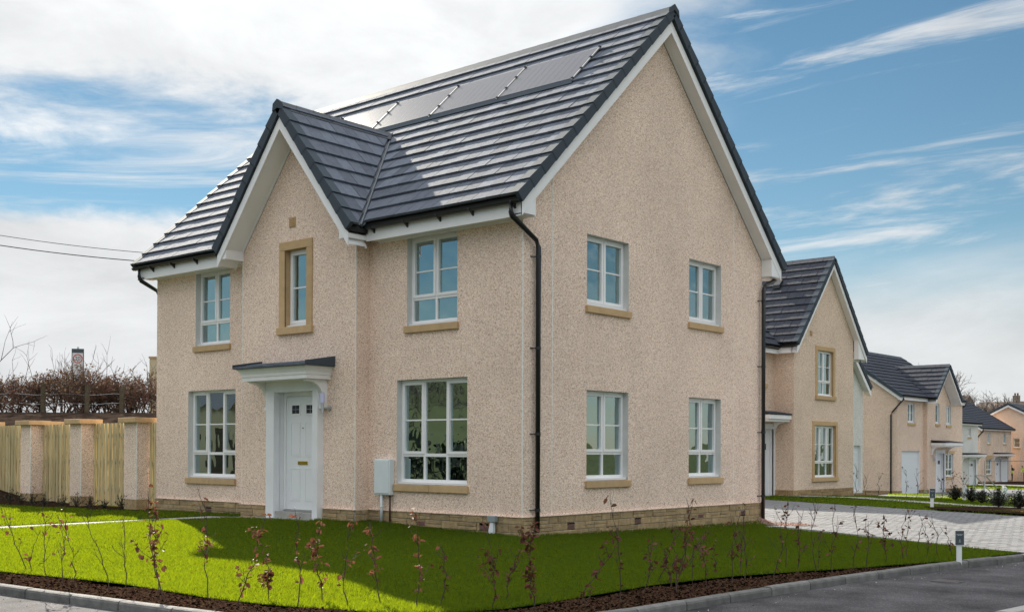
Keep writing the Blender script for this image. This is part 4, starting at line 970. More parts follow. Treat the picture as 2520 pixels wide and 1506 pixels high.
# driveway of individual paving blocks
drive = [(-9, 9.3), (.25, 8.5), (.6, 7.75), (3.3, 6.62), (6.72, 5.33), (7.2, 8.5), (8.4, 12.5), (5.4, 15.9), (3.2, 16.7), (.5, 17.9), (-7, 21.3), (-12, 23.6)]
dw = patch('driveway', drive, 'joint', -.012, step=1)
def blocks(poly, bw, bl, hf, parent, cap, ang, name='paving_block', m_='block'):
    ca, sa = math.cos(ang), math.sin(ang); items = []
    xs = [p[0]*ca+p[1]*sa for p in poly]; ys = [-p[0]*sa+p[1]*ca for p in poly]
    v = min(ys); r = 0
    while v < max(ys):
        u = min(xs)-(r % 2)*bl/2
        while u < max(xs):
            cx_, cy_ = (u+bl/2)*ca-(v+bw/2)*sa, (u+bl/2)*sa+(v+bw/2)*ca
            items.append((cx_, cy_)); u += bl
        v += bw; r += 1
    A = np.array(items); k = inpoly(A[:, 0], A[:, 1], poly); A = A[k]; d = np.hypot(A[:, 0]-CAM.x, A[:, 1]-CAM.y); A = A[np.argsort(d)]
    g = .004; base = MB(); base.box(-bl/2+g, bl/2-g, -bw/2+g, bw/2-g, -.02, .0); me = base.mesh(name); fixn(me); me.materials.append(M[m_]); rest = MB()
    for i, (x, y) in enumerate(A):
        z = hf(x, y)+rng.uniform(-.003, .003)+.004
        if i < cap:
            inst(name, me, Matrix.Translation((x, y, z)) @ Matrix.Rotation(ang, 4, 'Z'), parent)
        else:
            c = [(x+a*ca-b*sa, y+a*sa+b*ca, zz) for zz in (z-.02, z) for a, b in ((-bl/2+g, -bw/2+g), (bl/2-g, -bw/2+g), (bl/2-g, bw/2-g), (-bl/2+g, bw/2-g))]; rest.hexa(c)
    add('paving_blocks', rest, m_, parent, kind='stuff')
blocks(drive, .15, .22, H, dw, 300, R(-20))
# slab edging path and gravel strip behind the gable corner
patch('slab_path', [(.30, 8.32), (.5, 7.62), (3.4, 6.47), (3.5, 6.62), (.75, 7.72), (.5, 8.42)], 'slab', .004)
patch('gravel_strip', [(.05, 8.35), (.48, 8.45), (1.1, 9.0), (.4, 9.6), (-.3, 9.4), (-.3, 8.5)], 'gravel', .010)
chips_mesh('gravel', [(.05, 8.35), (.48, 8.45), (1.2, 9.0), (.4, 9.7), (-.3, 9.4), (-.3, 8.5)], 2500, .016, lambda x, y: H(x, y)+.01, 'gravel')
# ground to the far right: lawns, path and drives before the other houses
lawn2 = [(-12, 23.7), (-7, 21.45), (.5, 18.05), (3.0, 16.95), (4.6, 18.5), (3.6, 22), (2.2, 28), (.2, 36), (-8, 36), (-7.0, 31.9), (-7.25, 24.4), (-13, 24.4)]
patch('lawn', lawn2, 'lawnbase', .0, step=1)
bl2 = [(-7.9, 22.0), (-7, 21.45), (.5, 18.05), (3.0, 16.95), (4.6, 18.5), (3.6, 22), (2.2, 28), (.2, 36), (-6.5, 36), (-7.0, 31.9), (-7.25, 24.4), (-8, 24.4)]
blades('grass', bl2, 110000, .05, .02, H)
patch('side_path', [(-8.2, 24.2), (-5, 24.35), (.4, 20.9), (3.2, 20.3), (3.15, 21.0), (.6, 21.6), (-4.8, 25.3), (-8.2, 25.1)], 'slab', .035, step=1)
shrub_bed = [(.4, 18.15), (3.0, 17.05), (6.2, 16.1), (6.6, 18.6), (3.8, 20.1), (1.1, 20.6), (-.4, 19.4)]
patch('shrub_bed', shrub_bed, 'soil', .05, step=1)
patch('far_drive', [(-9, 36.1), (6, 36.1), (6, 42), (-11, 42)], 'block', .02, step=2)
patch('lawn', [(-11, 42.1), (6, 42.1), (4, 46), (-12, 46)], 'lawnbase', .02, step=2)
blades('grass', [(-11, 42.1), (6, 42.1), (4, 46), (-12, 46)], 30000, .06, .02, H, z=.03)
patch('far_drive', [(-13.9, 46.1), (6, 46.1), (-4, 78), (-22, 78), (-14, 62.2)], 'block', .02, step=2)
patch('lawn', [(-26, 78.1), (-2, 78.1), (-4, 90), (-24.8, 98), (-27, 98)], 'lawnbase', .02, step=4)
blades('grass', [(-24.7, 78.1), (-2, 78.1), (-4, 90), (-24.5, 98)], 30000, .07, .04, H, z=.03)
patch('far_drive', [(-24.5, 98.1), (-4, 90.1), (-4, 104), (-28.5, 104)], 'block', .02, step=4)
patch('far_soil', [(-29, 104.1), (-4, 104.1), (-4, 125), (-29, 125)], 'soil', .02, step=4)

# ================================================================ NEIGHBOUR HOUSES
def box_gutter(parent, A, B): gutter(parent, (A, B))
def gable_roof_frame(fr, W_, zf, za, over, side_over, length, parent, rf, m_tiles=None, caps=True, depth_back=True, vis=(True, True), foot0=None, foot1=None, gauge=.414):
    """roof with its gable on wall frame fr (0..W_ wide); ridge runs back along -N.  foot0/foot1 = (u,z)"""
    f0 = foot0 or (-side_over, zf); f1 = foot1 or (W_+side_over, zf); uc = (f0[0]+f1[0])/2
    Un = fr.U; Nn = fr.N
    for (fu, fz), sg, vv in ((f0, 1, vis[0]), (f1, -1, vis[1])):
        S = (Un*(uc-fu)+Vector((0, 0, za-fz))); SLn = S.length; S = S.normalized()
        O = fr(fu, fz, over-length); rf.slope(O, Nn, S, length-.02, SLn, visible=vv)
        if caps: verge(parent, fr(fu, fz, over-.02), Nn, S, 0, SLn)
        # deck
        q = MB(); Nv = S.cross(Nn); Nv = Nv if Nv.z > 0 else -Nv
        a, b = fr(fu, fz, over-.03), fr(uc, za, over-.03); c, d = fr(uc, za, over-length), fr(fu, fz, over-length)
        q.hexa([a-Nv*.10, b-Nv*.10, c-Nv*.10, d-Nv*.10, a-Nv*.005, b-Nv*.005, c-Nv*.005, d-Nv*.005]); add('roof_deck', q, 'deck', parent)
        # barge board and sloping soffit
        q = MB(); t_, b_ = .16, .38
        q.prism([fr(fu, fz-t_, over), fr(uc, za-t_, over), fr(uc, za-b_, over), fr(fu, fz-b_, over)], [fr(fu, fz-t_, over-.02), fr(uc, za-t_, over-.02), fr(uc, za-b_, over-.02), fr(fu, fz-b_, over-.02)]); add('barge_board', q, 'white', parent)
        q = MB(); q.prism([fr(fu, fz-b_+.03, over-.021), fr(uc, za-b_+.03, over-.021), fr(uc, za-b_+.05, over-.021), fr(fu, fz-b_+.05, over-.021)], [fr(fu, fz-b_+.03, .002), fr(uc, za-b_+.03, .002), fr(uc, za-b_+.05, .002), fr(fu, fz-b_+.05, .002)]); add('verge_soffit', q, 'white', parent)
    ridge(parent, fr(uc, za+.09, over+.02), fr(uc, za+.09, over-length), .15, .15)
    return uc
def canopy(fr, a, b, z, parent, d=.75):
    q = MB(); q.fbox(fr, a+.08, b-.08, z-.26, z-.17, .0, d-.10).fbox(fr, a+.03, b-.03, z-.168, z-.02, 0, d-.03); c = add('porch_canopy', q, 'whitepaint', parent)
    q = MB(); q.hexa([fr(a, z, d), fr(b, z, d), fr(b, z+.10, .0), fr(a, z+.10, .0), fr(a, z+.045, d), fr(b, z+.045, d), fr(b, z+.16, .0), fr(a, z+.16, .0)]); add('canopy_roof', q, 'tile_dark', c)
    for u in (a+.2, b-.2):
        q = MB(); arc = [(.42-.34*math.sin(t), z-.66+.36*math.cos(t)) for t in [math.pi/2*j/6 for j in range(7)]]
        pr = [(0, z-.262), (.46, z-.262), (.46, z-.30)]+arc+[(.06, z-.75), (0, z-.75)]
        q.prism([fr(u-.04, zz, n) for n, zz in pr], [fr(u+.04, zz, n) for n, zz in pr]); add('canopy_bracket', q, 'whitepaint', c)
def door(fr, a, b, z0, z1, parent, n=-.14):
    q = MB(); q.fbox(fr, a, a+.06, z0, z1, n-.06, n).fbox(fr, b-.06, b, z0, z1, n-.06, n).fbox(fr, a+.06, b-.06, z1-.06, z1, n-.06, n); add('door_frame', q, 'white', parent)
    q = MB(); q.fbox(fr, a+.063, b-.063, z0, z1-.063, n-.05, n-.012)
    W2 = b-a-.126; z = z0
    for c0, c1 in ((a+.063+W2*.16, a+.063+W2*.44), (a+.063+W2*.56, a+.063+W2*.84)):
        for h0, h1 in ((.12, .75), (1.0, 1.65)): q.fbox(fr, c0, c1, z0+h0, z0+h1, n-.012, n-.003)
    d = add('front_door', q, 'doorm', parent)
    for c0, c1 in ((a+.063+W2*.16, a+.063+W2*.44), (a+.063+W2*.56, a+.063+W2*.84)):
        q = MB(); q.fbox(fr, c0, c1, z0+1.8, z0+2.03, n-.012, n-.008); add('door_glass', q, 'panel', d)
    q = MB(); q.fbox(fr, a+.12, a+.15, z0+.95, z0+1.2, n-.012, n+.03); add('door_handle', q, 'steel', d)
    q = MB(); q.fbox(fr, (a+b)/2-.13, (a+b)/2+.13, z0+.84, z0+.90, n-.012, n+.0); add('letterbox', q, 'gutter', d)
    mb = MB()
    for p in (((a, z0), (a, z1)), ((a, z1), (b, z1)), ((b, z1), (b, z0))): mb.poly([fr(*p[0], .045), fr(*p[1], .045), fr(*p[1], n-.06), fr(*p[0], n-.06)])
    add('door_reveal', mb, 'render_white', parent)
    q = MB(); q.fbox(fr, a-.18, a, z0-.02, z1+.0, -.01, .045).fbox(fr, b, b+.18, z0-.02, z1, -.01, .045).fbox(fr, a-.18, b+.18, z1, z1+.20, -.01, .045); add('door_surround', q, 'render_white', parent)
def garage_door(fr, a, b, z0, z1, parent, n=-.12):
    q = MB(); k = max(4, int((b-a)/.11)); w_ = (b-a)/k
    q.fbox(fr, a, b, z0, z1, n-.05, n)
    for i in range(k): q.fbox(fr, a+i*w_+.006, a+(i+1)*w_-.006, z0+.05, z1-.3, n, n+.012)
    q.fbox(fr, a, b, z1-.08, z1, n, n+.02); add('garage_door', q, 'garage', parent)
    reveals(fr, (a, b, z0, z1), .17, 'whitepaint', parent, 'garage_reveal')
def inner_dark(parent, x0, x1, y0, y1, z0, z1):
    q = MB(); q.box(x0, x1, y0, y1, z0, z0+.05).box(x0, x1, y0, y1, (z0+z1)/2, (z0+z1)/2+.1).box(x0, x1, y0, y1, z1, z1+.04).box(x0, x0+.05, y0, y1, z0, z1); add('inner_floors', q, 'cream', parent)
def std_window(fr, h, parent, lights=2, trans=None, bar=.5, stone=False, sur=False, m_rev='reveal', curtain=False):
    reveals(fr, h, .24, 'stone' if sur else m_rev, parent); window(fr, h, parent, lights=lights, trans=trans, bar=bar, fw=.05, curtain=curtain)
    if sur: surround(fr, h, parent, split=(h[1]-h[0] > 1.2 or h[3]-h[2] > 1.7))
    else: sill_stone(fr, h[0]-.05, h[1]+.05, h[2], parent, h=.15)

# ---- house 2
bz = -.28
h2 = thing('detached_house', 'second house along, steep gable with stone framed windows, across the block paved driveway', 'house', (-9, 27, -.4), 'houses further down the street')
x2 = -7.33
f2 = frame((x2, 24.6, 0), (0, 1, 0), (1, 0, 0)); w2 = 5.25
f2r = frame((-8.14, 24.6, 0), (1, 0, 0), (0, -1, 0)); f2l = frame((-8.14, 19.6, 0), (0, 1, 0), (1, 0, 0))
o2u = (26.57-24.6, 27.94-24.6, 3.36, 5.14); o2l = (26.30-24.6, 28.18-24.6, .16, 2.20)
za2 = 8.78; zf2 = 5.24; u20, u21 = -.22, 6.03; uc2 = (u20+u21)/2; sl2 = (za2-zf2)/(uc2-u20)
wall('gable_wall', f2, w2, 0, [o2u, o2l], 'dash_tan', h2, zb=bz, split=5.2, ztri=[(0, 5.2), (w2, 5.2), (w2, za2-sl2*(w2-uc2)-.36), (uc2, za2-.36), (0, zf2+.0)])
wall('return_wall', f2r, .81, 0, [], 'dash_tan', h2, zb=bz, split=5.2)
o2d = (23.30-19.6, 24.45-19.6, bz-.1, 2.02); o2w = (23.05-19.6, 23.93-19.6, 3.72, 5.02)
wall('recessed_wall', f2l, 5.0, 0, [o2d, o2w], 'dash_tan', h2, zb=bz, split=5.2)
std_window(f2, o2u, h2, 2, .29, .5, sur=True, curtain=True); std_window(f2, o2l, h2, 3, .27, .5, sur=True, curtain=True); std_window(f2l, o2w, h2, 2, None, .5)
door(f2l, o2d[0], o2d[1], bz-.28, 2.02, h2); canopy(f2l, o2d[0]-.45, o2d[1]+.25, 2.55, h2)
base_course(f2, 0, w2, h2, bz-.5, bz, 'brick_tan', seed=21); base_course(f2r, 0, .81, h2, bz-.5, bz, 'brick_tan', seed=22)
louvre(f2, uc2-1.5, 5.75, h2, .09)
# wing on the right (white render) with a lower eave
f2w = frame((-7.95, 29.85, 0), (0, 1, 0), (1, 0, 0)); ww = 2.35
o2g = (1.45, 2.15, bz-.2, 1.45); 
sl_z = lambda u: za2-sl2*(u-uc2)      # u measured on f2
wall('wing_wall', f2w, ww, 0, [o2g], 'dash_white', h2, zb=bz-.3, split=3.75, ztri=[(0, 3.75), (ww, 3.75), (ww, 3.85), (.95, 5.06), (0, 5.06)])
garage_door(f2w, o2g[0], o2g[1], o2g[2], o2g[3], h2)
rf2 = Roof(h2, cap=300, m_='tile_dark')
gable_roof_frame(f2, w2, zf2, za2, .25, .3, 8.5, h2, rf2, foot0=(u20, zf2), foot1=(u21, zf2), vis=(True, False))
# catslide over the wing
S2 = Vector((0, -1, .89)).normalized(); footw = Vector((-15.5, 32.52, 3.92)); SLw = (32.52-30.75)*math.hypot(1, .89)
rf2.slope(footw, (1, 0, 0), S2, 7.78, SLw, visible=False)
verge(h2, (-7.74, 32.52, footw.z), (1, 0, 0), S2, 0, SLw)
q = MB(); A_ = Vector((-7.70, 32.52, footw.z)); B_ = A_+S2*SLw
q.prism([A_+Vector((0, 0, -.16)), B_+Vector((0, 0, -.16)), B_+Vector((0, 0, -.38)), A_+Vector((0, 0, -.38))], [A_+Vector((-.02, 0, -.16)), B_+Vector((-.02, 0, -.16)), B_+Vector((-.02, 0, -.38)), A_+Vector((-.02, 0, -.38))]); add('barge_board', q, 'white', h2)
q = MB(); q.hexa([A_+Vector((-.021, 0, -.36)), B_+Vector((-.021, 0, -.36)), B_+Vector((-.25, 0, -.36)), A_+Vector((-.25, 0, -.36)), A_+Vector((-.021, 0, -.34)), B_+Vector((-.021, 0, -.34)), B_+Vector((-.25, 0, -.34)), A_+Vector((-.25, 0, -.34))]); add('verge_soffit', q, 'white', h2)
q = MB(); q.hexa([A_+Vector((0, -.02, -.10)), B_+Vector((0, 0, -.10)), B_+Vector((-7.7, 0, -.10)), A_+Vector((-7.7, -.02, -.10)), A_+Vector((0, -.02, -.005)), B_+Vector((0, 0, -.005)), B_+Vector((-7.7, 0, -.005)), A_+Vector((-7.7, -.02, -.005))]); add('roof_deck', q, 'deck', h2)
# left part: lower cross roof with eave to the street
S2l = Vector((-1, 0, .95)).normalized(); ex = -7.82
rf2.slope((ex, 19.3, 5.12), (0, 1, 0), S2l, 5.35, 3.6*math.hypot(1, .95), planes=[((ex, 24.45, 0), Vector((sl2*0+.62, 1, 0)).normalized())])
q = MB(); q.hexa([(ex, 19.4, 5.02), (ex, 24.5, 5.02), (ex-3.6, 24.5, 8.44), (ex-3.6, 19.4, 8.44), (ex, 19.4, 5.11), (ex, 24.5, 5.11), (ex-3.6, 24.5, 8.53), (ex-3.6, 19.4, 8.53)]); add('roof_deck', q, 'deck', h2)
q = MB(); q.box(-7.86, -7.84, 19.4, 24.35, 4.86, 5.06); add('fascia_board', q, 'white', h2); q = MB(); q.box(-8.13, -7.861, 19.4, 24.55, 4.90, 4.915); add('eave_soffit', q, 'white', h2)
q = MB(); q.box(-8.1, -7.32, 24.33, 24.35, 4.88, 5.10); add('fascia_board', q, 'white', h2); q = MB(); q.box(-8.1, -7.32, 24.351, 24.598, 4.90, 4.915); add('eave_soffit', q, 'white', h2)
gutter(h2, ((-7.78, 24.3, 5.10), (-7.78, 19.4, 5.10))); gutter(h2, ((-8.2, 24.27, 5.14), (-7.08, 24.27, 5.14)))
rf2.build()
q = MB(); p_ = Vector((-9.0, 26.5, zf2+sl2*(26.5-24.38)))
q.hexa([p_+Vector((-.16, -.16, .02)), p_+Vector((.16, -.16, .02)), p_+Vector((.16, .16, .3)), p_+Vector((-.16, .16, .3)), p_+Vector((-.14, -.14, .16)), p_+Vector((.14, -.14, .16)), p_+Vector((.14, .14, .40)), p_+Vector((-.14, .14, .40))]); add('roof_vent', q, 'gutter', h2)
q = MB(); q.prism([(-7.31, 29.87, 4.98), (-7.31, 30.56, 4.98), (-7.31, 30.56, 5.16), (-7.31, 29.87, 5.86)], [(-7.11, 29.87, 4.98), (-7.11, 30.56, 4.98), (-7.11, 30.56, 5.16), (-7.11, 29.87, 5.86)]); add('box_end', q, 'white', h2)
q = MB(); q.box(-7.95, -7.34, 29.86, 30.5, 4.90, 5.3); add('box_end', q, 'white', h2)
inner_dark(h2, -12, -8.3, 19.8, 29.6, bz, 5.3)
q = MB(); q.poly([(-12, 19.6, bz), (-12, 33, bz), (-12, 33, 5), (-12, 19.6, 5)]).poly([(-8.14, 19.6, bz), (-12, 19.6, bz), (-12, 19.6, 5.1), (-8.14, 19.6, 5.1)]).poly([(-7.95, 32.2, bz-.3), (-12, 32.2, bz-.3), (-12, 32.2, 3.6), (-7.95, 32.2, 3.6)]); add('back_wall', q, 'dash_tan', h2, fix=False)

# ---- house 3
b3 = -1.12
h3 = thing('detached_house', 'third house along, plain side wall and garage door left of a small gable', 'house', (-17, 57, b3-.1), 'houses further down the street')
fa = frame((-14.24, 51.5, 0), (0, 1, 0), (1, 0, 0)); fb = frame((-14.0, 55.55, 0), (0, 1, 0), (1, 0, 0)); fs = frame((-22.3, 51.5, 0), (1, 0, 0), (0, -1, 0)); fbr = frame((-14.24, 55.55, 0), (1, 0, 0), (0, -1, 0))
og = (.60, 3.42, b3-.30, 1.26); ow1 = (1.55, 2.62, 2.95, 4.17)
E3 = 4.28
wall('front_wall', fa, 4.05, 0, [og, ow1], 'dash_tan', h3, zb=b3, split=E3)
od3 = (57.05-55.55, 58.30-55.55, b3-.25, 1.12); ow2 = (56.92-55.55, 57.60-55.55, 2.97, 4.24); ow3 = (58.77-55.55, 59.60-55.55, 2.93, 4.16); ow4 = (58.72-55.55, 60.02-55.55, -.38, 1.10)
ap3 = (1.95, 6.62)
wall('front_wall', fb, 6.1, 0, [od3, ow2, ow3, ow4], 'dash_tan', h3, zb=b3, split=E3, ztri=[(0, E3), (6.1, E3), (3.95, E3+.02), (ap3[0], ap3[1]-.35), (0, E3+.02)])
wall('return_wall', fbr, .24, 0, [], 'dash_tan', h3, zb=b3, split=E3)
EX = -13.85; rs3 = .70; rx3 = -18.25
zr3 = E3+.22+rs3*(EX-rx3)
wall('side_wall', fs, 8.06, 0, [], 'dash_tan', h3, zb=b3, split=E3, ztri=[(0, E3), (8.06, E3), (8.06, E3+.15), (4.03, zr3-.30), (0, E3+.15)])
base_course(fs, 0, 8.06, h3, b3-.5, b3, 'brick_tan', seed=31); base_course(fa, 0, 4.05, h3, b3-.5, b3, 'brick_tan', skips=[(og[0], og[1])], seed=32); base_course(fb, 0, 6.1, h3, b3-.5, b3, 'brick_tan', skips=[(1.4, 2.8)], seed=33)
q = MB(); q.fbox(fs, 5.42, 5.45, b3, 5.4, 0, .006); add('movement_joint', q, 'bead', h3)
garage_door(fa, *og, h3); std_window(fa, ow1, h3, 2, None, .5); std_window(fb, ow2, h3, 1, None, .5); std_window(fb, ow3, h3, 2, None, .5); std_window(fb, ow4, h3, 2, .28, .5, curtain=True)
q = MB(); q.fbox(fb, ow4[0]-.2, ow4[1]+.2, 1.10, 1.28, 0, .03); add('lintel_stone', q, 'stone', h3)
door(fb, od3[0], od3[1], b3-.25, 1.12, h3); canopy(fb, .55, 3.6, 1.78, h3, .95)
q = MB(); q.tube([fb(.95, .62, .12), fb(.95, .82, .12)], .035, 8).tube([fb(.95, .7, .0), fb(.95, .7, .12)], .015, 6); wl = add('wall_lamp', q, 'steel', h3); q = MB(); q.tube([fb(.95, .82, .12), fb(.95, 1.0, .12)], .04, 8); add('lamp_cover', q, 'lampglass', wl)
rf3 = Roof(h3, cap=300, m_='tile_dark')
S3 = Vector((-1, 0, rs3)).normalized(); L3 = 61.65+.3-51.2; sl3 = (EX-rx3)*math.hypot(1, rs3)
ub3 = 55.55+ap3[0]; zfoot3 = E3+.22; xg = -13.35
sb3 = (ap3[1]-zfoot3)/2.25
xv = EX-(ap3[1]-zfoot3)/rs3
VT3 = Vector((xv, ub3, ap3[1])); VA = Vector((EX, ub3-2.25, zfoot3)); VBb = Vector((EX, ub3+2.25, zfoot3))
nA = (VT3-VA).cross(Vector((0, 0, 1))).normalized(); nA = nA if nA.y > 0 else -nA       # out of left part
nB = (VT3-VBb).cross(Vector((0, 0, 1))).normalized(); nB = nB if nB.y < 0 else -nB
rf3.slope((EX, 51.2, zfoot3), (0, 1, 0), S3, ub3-51.2, sl3, planes=[(VA, nA)])
rf3.slope((EX, ub3, zfoot3), (0, 1, 0), S3, 51.2+L3-ub3, sl3, planes=[(VBb, nB)])
rf3.slope((xg, ub3-2.25, zfoot3), (-1, 0, 0), (0, 2.25, ap3[1]-zfoot3), xg-xv+.3, math.hypot(2.25, ap3[1]-zfoot3), planes=[(VA, -nA)])
rf3.slope((xg, ub3+2.25, zfoot3), (-1, 0, 0), (0, -2.25, ap3[1]-zfoot3), xg-xv+.3, math.hypot(2.25, ap3[1]-zfoot3), planes=[(VBb, -nB)], visible=False)
rf3.slope((2*rx3-EX, 51.2, zfoot3), (0, 1, 0), (1, 0, rs3), L3, sl3, visible=False)
rf3.build()
q = MB(); t3 = 51.2+L3
for ya_, yb_, e_ in ((51.25, 55.5, EX-.02), (55.5, 59.65, -14.25), (59.65, t3-.05, EX-.02)):
    ze_ = zfoot3+rs3*(EX-e_)
    q.prism([(e_, ya_, ze_-.1), (rx3, ya_, zr3-.11), (2*rx3-EX, ya_, zfoot3-.1), (2*rx3-EX, ya_, zfoot3-.01), (rx3, ya_, zr3-.02), (e_, ya_, ze_-.01)], [(e_, yb_, ze_-.1), (rx3, yb_, zr3-.11), (2*rx3-EX, yb_, zfoot3-.1), (2*rx3-EX, yb_, zfoot3-.01), (rx3, yb_, zr3-.02), (e_, yb_, ze_-.01)])
add('roof_deck', q, 'deck', h3)
q = MB(); q.prism([(xg-.02, ub3-2.25, zfoot3-.08), (xg-.02, ub3, ap3[1]-.1), (xg-.02, ub3+2.25, zfoot3-.08), (xg-.02, ub3+2.25, zfoot3-.01), (xg-.02, ub3, ap3[1]-.01), (xg-.02, ub3-2.25, zfoot3-.01)], [(EX, ub3-2.25, zfoot3-.08), (xv, ub3, ap3[1]-.1), (EX, ub3+2.25, zfoot3-.08), (EX, ub3+2.25, zfoot3-.01), (xv, ub3, ap3[1]-.01), (EX, ub3-2.25, zfoot3-.01)]); add('roof_deck', q, 'deck', h3)
verge(h3, (EX, 51.2, zfoot3), (0, -1, 0), S3, 0, sl3); verge(h3, (EX, t3, zfoot3), (0, 1, 0), S3, 0, sl3)
for s in (-1, 1):
    verge(h3, (xg, ub3+s*2.25, zfoot3), (1, 0, 0), (0, -s*2.25, ap3[1]-zfoot3), 0, math.hypot(2.25, ap3[1]-zfoot3))
    barge(h3, 'x', -14.0, xg-.01, ub3+s*2.2, ub3, zfoot3+.04, ap3[1], top=.16, bot=.36)
barge(h3, 'y', 51.5, 51.23, EX-.05, rx3, zfoot3+.03, zr3, top=.15, bot=.34)
ridge(h3, (rx3, 51.1, zr3+.08), (rx3, t3+.05, zr3+.08), .16, .12, m_='cap'); ridge(h3, (xg+.03, ub3, ap3[1]+.08), (xv, ub3, ap3[1]+.08), .14, .13)
for y0, y1 in ((51.25, ub3-2.2), (ub3+2.2, t3)):
    q = MB(); q.box(EX-.03, EX-.01, y0, y1, E3+.0, E3+.18); add('fascia_board', q, 'white', h3); q = MB(); q.box(-14.2, EX-.031, y0, y1, E3+.01, E3+.025); add('eave_soffit', q, 'white', h3); gutter(h3, ((EX+.05, y1, E3+.22), (EX+.05, y0-.05, E3+.22)))
q = MB(); q.box(-14.1, EX-.0, 51.24, 51.26, E3-.02, E3+.2); add('box_end', q, 'white', h3)
downpipe(h3, [(EX+.04, 51.35, E3+.18), (EX+.04, 51.35, E3+.05), (-14.55, 51.42, 3.55), (-14.62, 51.42, 3.4), (-14.62, 51.42, b3-.3)], .045, [2.5, .8, -.6], (-14.62, 51.5, 0))
downpipe(h3, [(EX+.04, 61.8, E3+.18), (EX+.04, 61.8, E3+.05), (-14.5, 61.75, 3.7), (-14.6, 61.75, 3.5), (-14.6, 61.75, 2.5)], .045, [], (-14.6, 61.7, 0))
inner_dark(h3, -20, -14.5, 51.8, 61.4, b3, 4.2)
q = MB(); q.poly([(-22.3, 61.65, b3), (-14, 61.65, b3), (-14, 61.65, E3), (-22.3, 61.65, E3)]).poly([(-22.3, 61.65, E3), (-14, 61.65, E3), (rx3, 61.65, zr3-.3)]).poly([(-22.3, 51.5, b3), (-22.3, 61.65, b3), (-22.3, 61.65, E3), (-22.3, 51.5, E3)]); add('back_wall', q, 'dash_tan', h3, fix=False)

# ---- houses 4, 5: simple two storey houses, eaves to the street
def street_house(name_label, x, y0, y1, b, eave, rise_run, depth, m_, wins, doors, garages, canopies, cap=0, seed=1, side_pipe=True, endm=None):
    h = thing('detached_house', name_label, 'house', (x-depth/2, (y0+y1)/2, b-.1), 'houses further down the street')
    f = frame((x, y0, 0), (0, 1, 0), (1, 0, 0)); W_ = y1-y0; sf = frame((x-depth, y0, 0), (1, 0, 0), (0, -1, 0))
    holes = [w_[:4] for w_ in wins]+[d[:4] for d in doors]+[g for g in garages]
    holes = [(a-y0, c-y0, z0, z1) for a, c, z0, z1 in holes]
    wall('front_wall', f, W_, 0, holes, m_, h, zb=b, split=eave-.15)
    zf = eave; ex = x+.32; rx = x-depth/2; zr_ = zf+rise_run*(ex-rx)
    wall('side_wall', sf, depth, 0, [], endm or m_, h, zb=b, split=eave-.15, ztri=[(0, eave-.15), (depth, eave-.15), (depth, eave-.05), (depth/2, zr_-.25), (0, eave-.05)])
    q = MB(); q.poly([(x-depth, y1, b), (x, y1, b), (x, y1, eave-.1), (rx, y1, zr_-.25), (x-depth, y1, eave-.1)]).poly([(x-depth, y0, b), (x-depth, y1, b), (x-depth, y1, eave-.1), (x-depth, y0, eave-.1)]); add('back_wall', q, m_, h, fix=False)
    base_course(f, 0, W_, h, b-.5, b, 'brick', skips=[(d[0]-y0-.15, d[1]-y0+.15) for d in doors]+[(g[0]-y0, g[1]-y0) for g in garages], seed=seed, lo=.4, hi=.9)
    for w_ in wins:
        hh = (w_[0]-y0, w_[1]-y0, w_[2], w_[3]); std_window(f, hh, h, 2, .28 if w_[3]-w_[2] > 1.4 else None, .5)
        if len(w_) > 4: q = MB(); q.fbox(f, hh[0]-.25, hh[1]+.25, hh[3], hh[3]+.4, 0, .03); add('lintel_stone', q, 'stone', h)
    for d in doors: door(f, d[0]-y0, d[1]-y0, d[2], d[3], h)
    for g in garages: garage_door(f, g[0]-y0, g[1]-y0, g[2], g[3], h)
    for c in canopies: canopy(f, c[0]-y0, c[1]-y0, c[2], h, .8)
    S = Vector((-1, 0, rise_run)).normalized(); sl_ = (ex-rx)*math.hypot(1, rise_run); r_ = Roof(h, cap=cap, m_='tile_dark', tw=.5)
    r_.slope((ex, y0-.25, zf), (0, 1, 0), S, W_+.5, sl_, h=.05, t=.04); r_.slope((2*rx-ex, y0-.25, zf), (0, 1, 0), (1, 0, rise_run), W_+.5, sl_, visible=False); r_.build()
    q = MB(); ya, yb = y0-.22, y1+.22
    q.prism([(ex-.02, ya, zf-.1), (rx, ya, zr_-.11), (2*rx-ex, ya, zf-.1), (2*rx-ex, ya, zf-.01), (rx, ya, zr_-.02), (ex-.02, ya, zf-.01)], [(ex-.02, yb, zf-.1), (rx, yb, zr_-.11), (2*rx-ex, yb, zf-.1), (2*rx-ex, yb, zf-.01), (rx, yb, zr_-.02), (ex-.02, yb, zf-.01)]); add('roof_deck', q, 'deck', h)
    verge(h, (ex, y0-.25, zf), (0, -1, 0), S, 0, sl_); verge(h, (ex, y1+.25, zf), (0, 1, 0), S, 0, sl_)
    barge(h, 'y', y0, y0-.24, ex-.05, rx, zf+.03, zr_, top=.15, bot=.34); ridge(h, (rx, ya, zr_+.08), (rx, yb, zr_+.08), .16, .12, pl=.6, m_='cap')
    q = MB(); q.box(ex-.03, ex-.01, ya, yb, eave-.2, eave-.03); add('fascia_board', q, 'white', h); q = MB(); q.box(x+.002, ex-.031, ya, yb, eave-.19, eave-.175); add('eave_soffit', q, 'white', h)
    gutter(h, ((ex+.05, y1+.3, eave-.02), (ex+.05, y0-.3, eave-.02)), r=.075)
    if side_pipe: downpipe(h, [(ex+.05, y0-.12, eave-.06), (ex+.04, y0-.12, eave-.3), (x-.30, y0-.08, eave-1.0), (x-.38, y0-.08, eave-1.2), (x-.38, y0-.08, b-.3)], .06, [], (x, y0, 0))
    inner_dark(h, x-depth+1, x-.4, y0+.3, y1-.3, b, eave-.3)
    return h, f
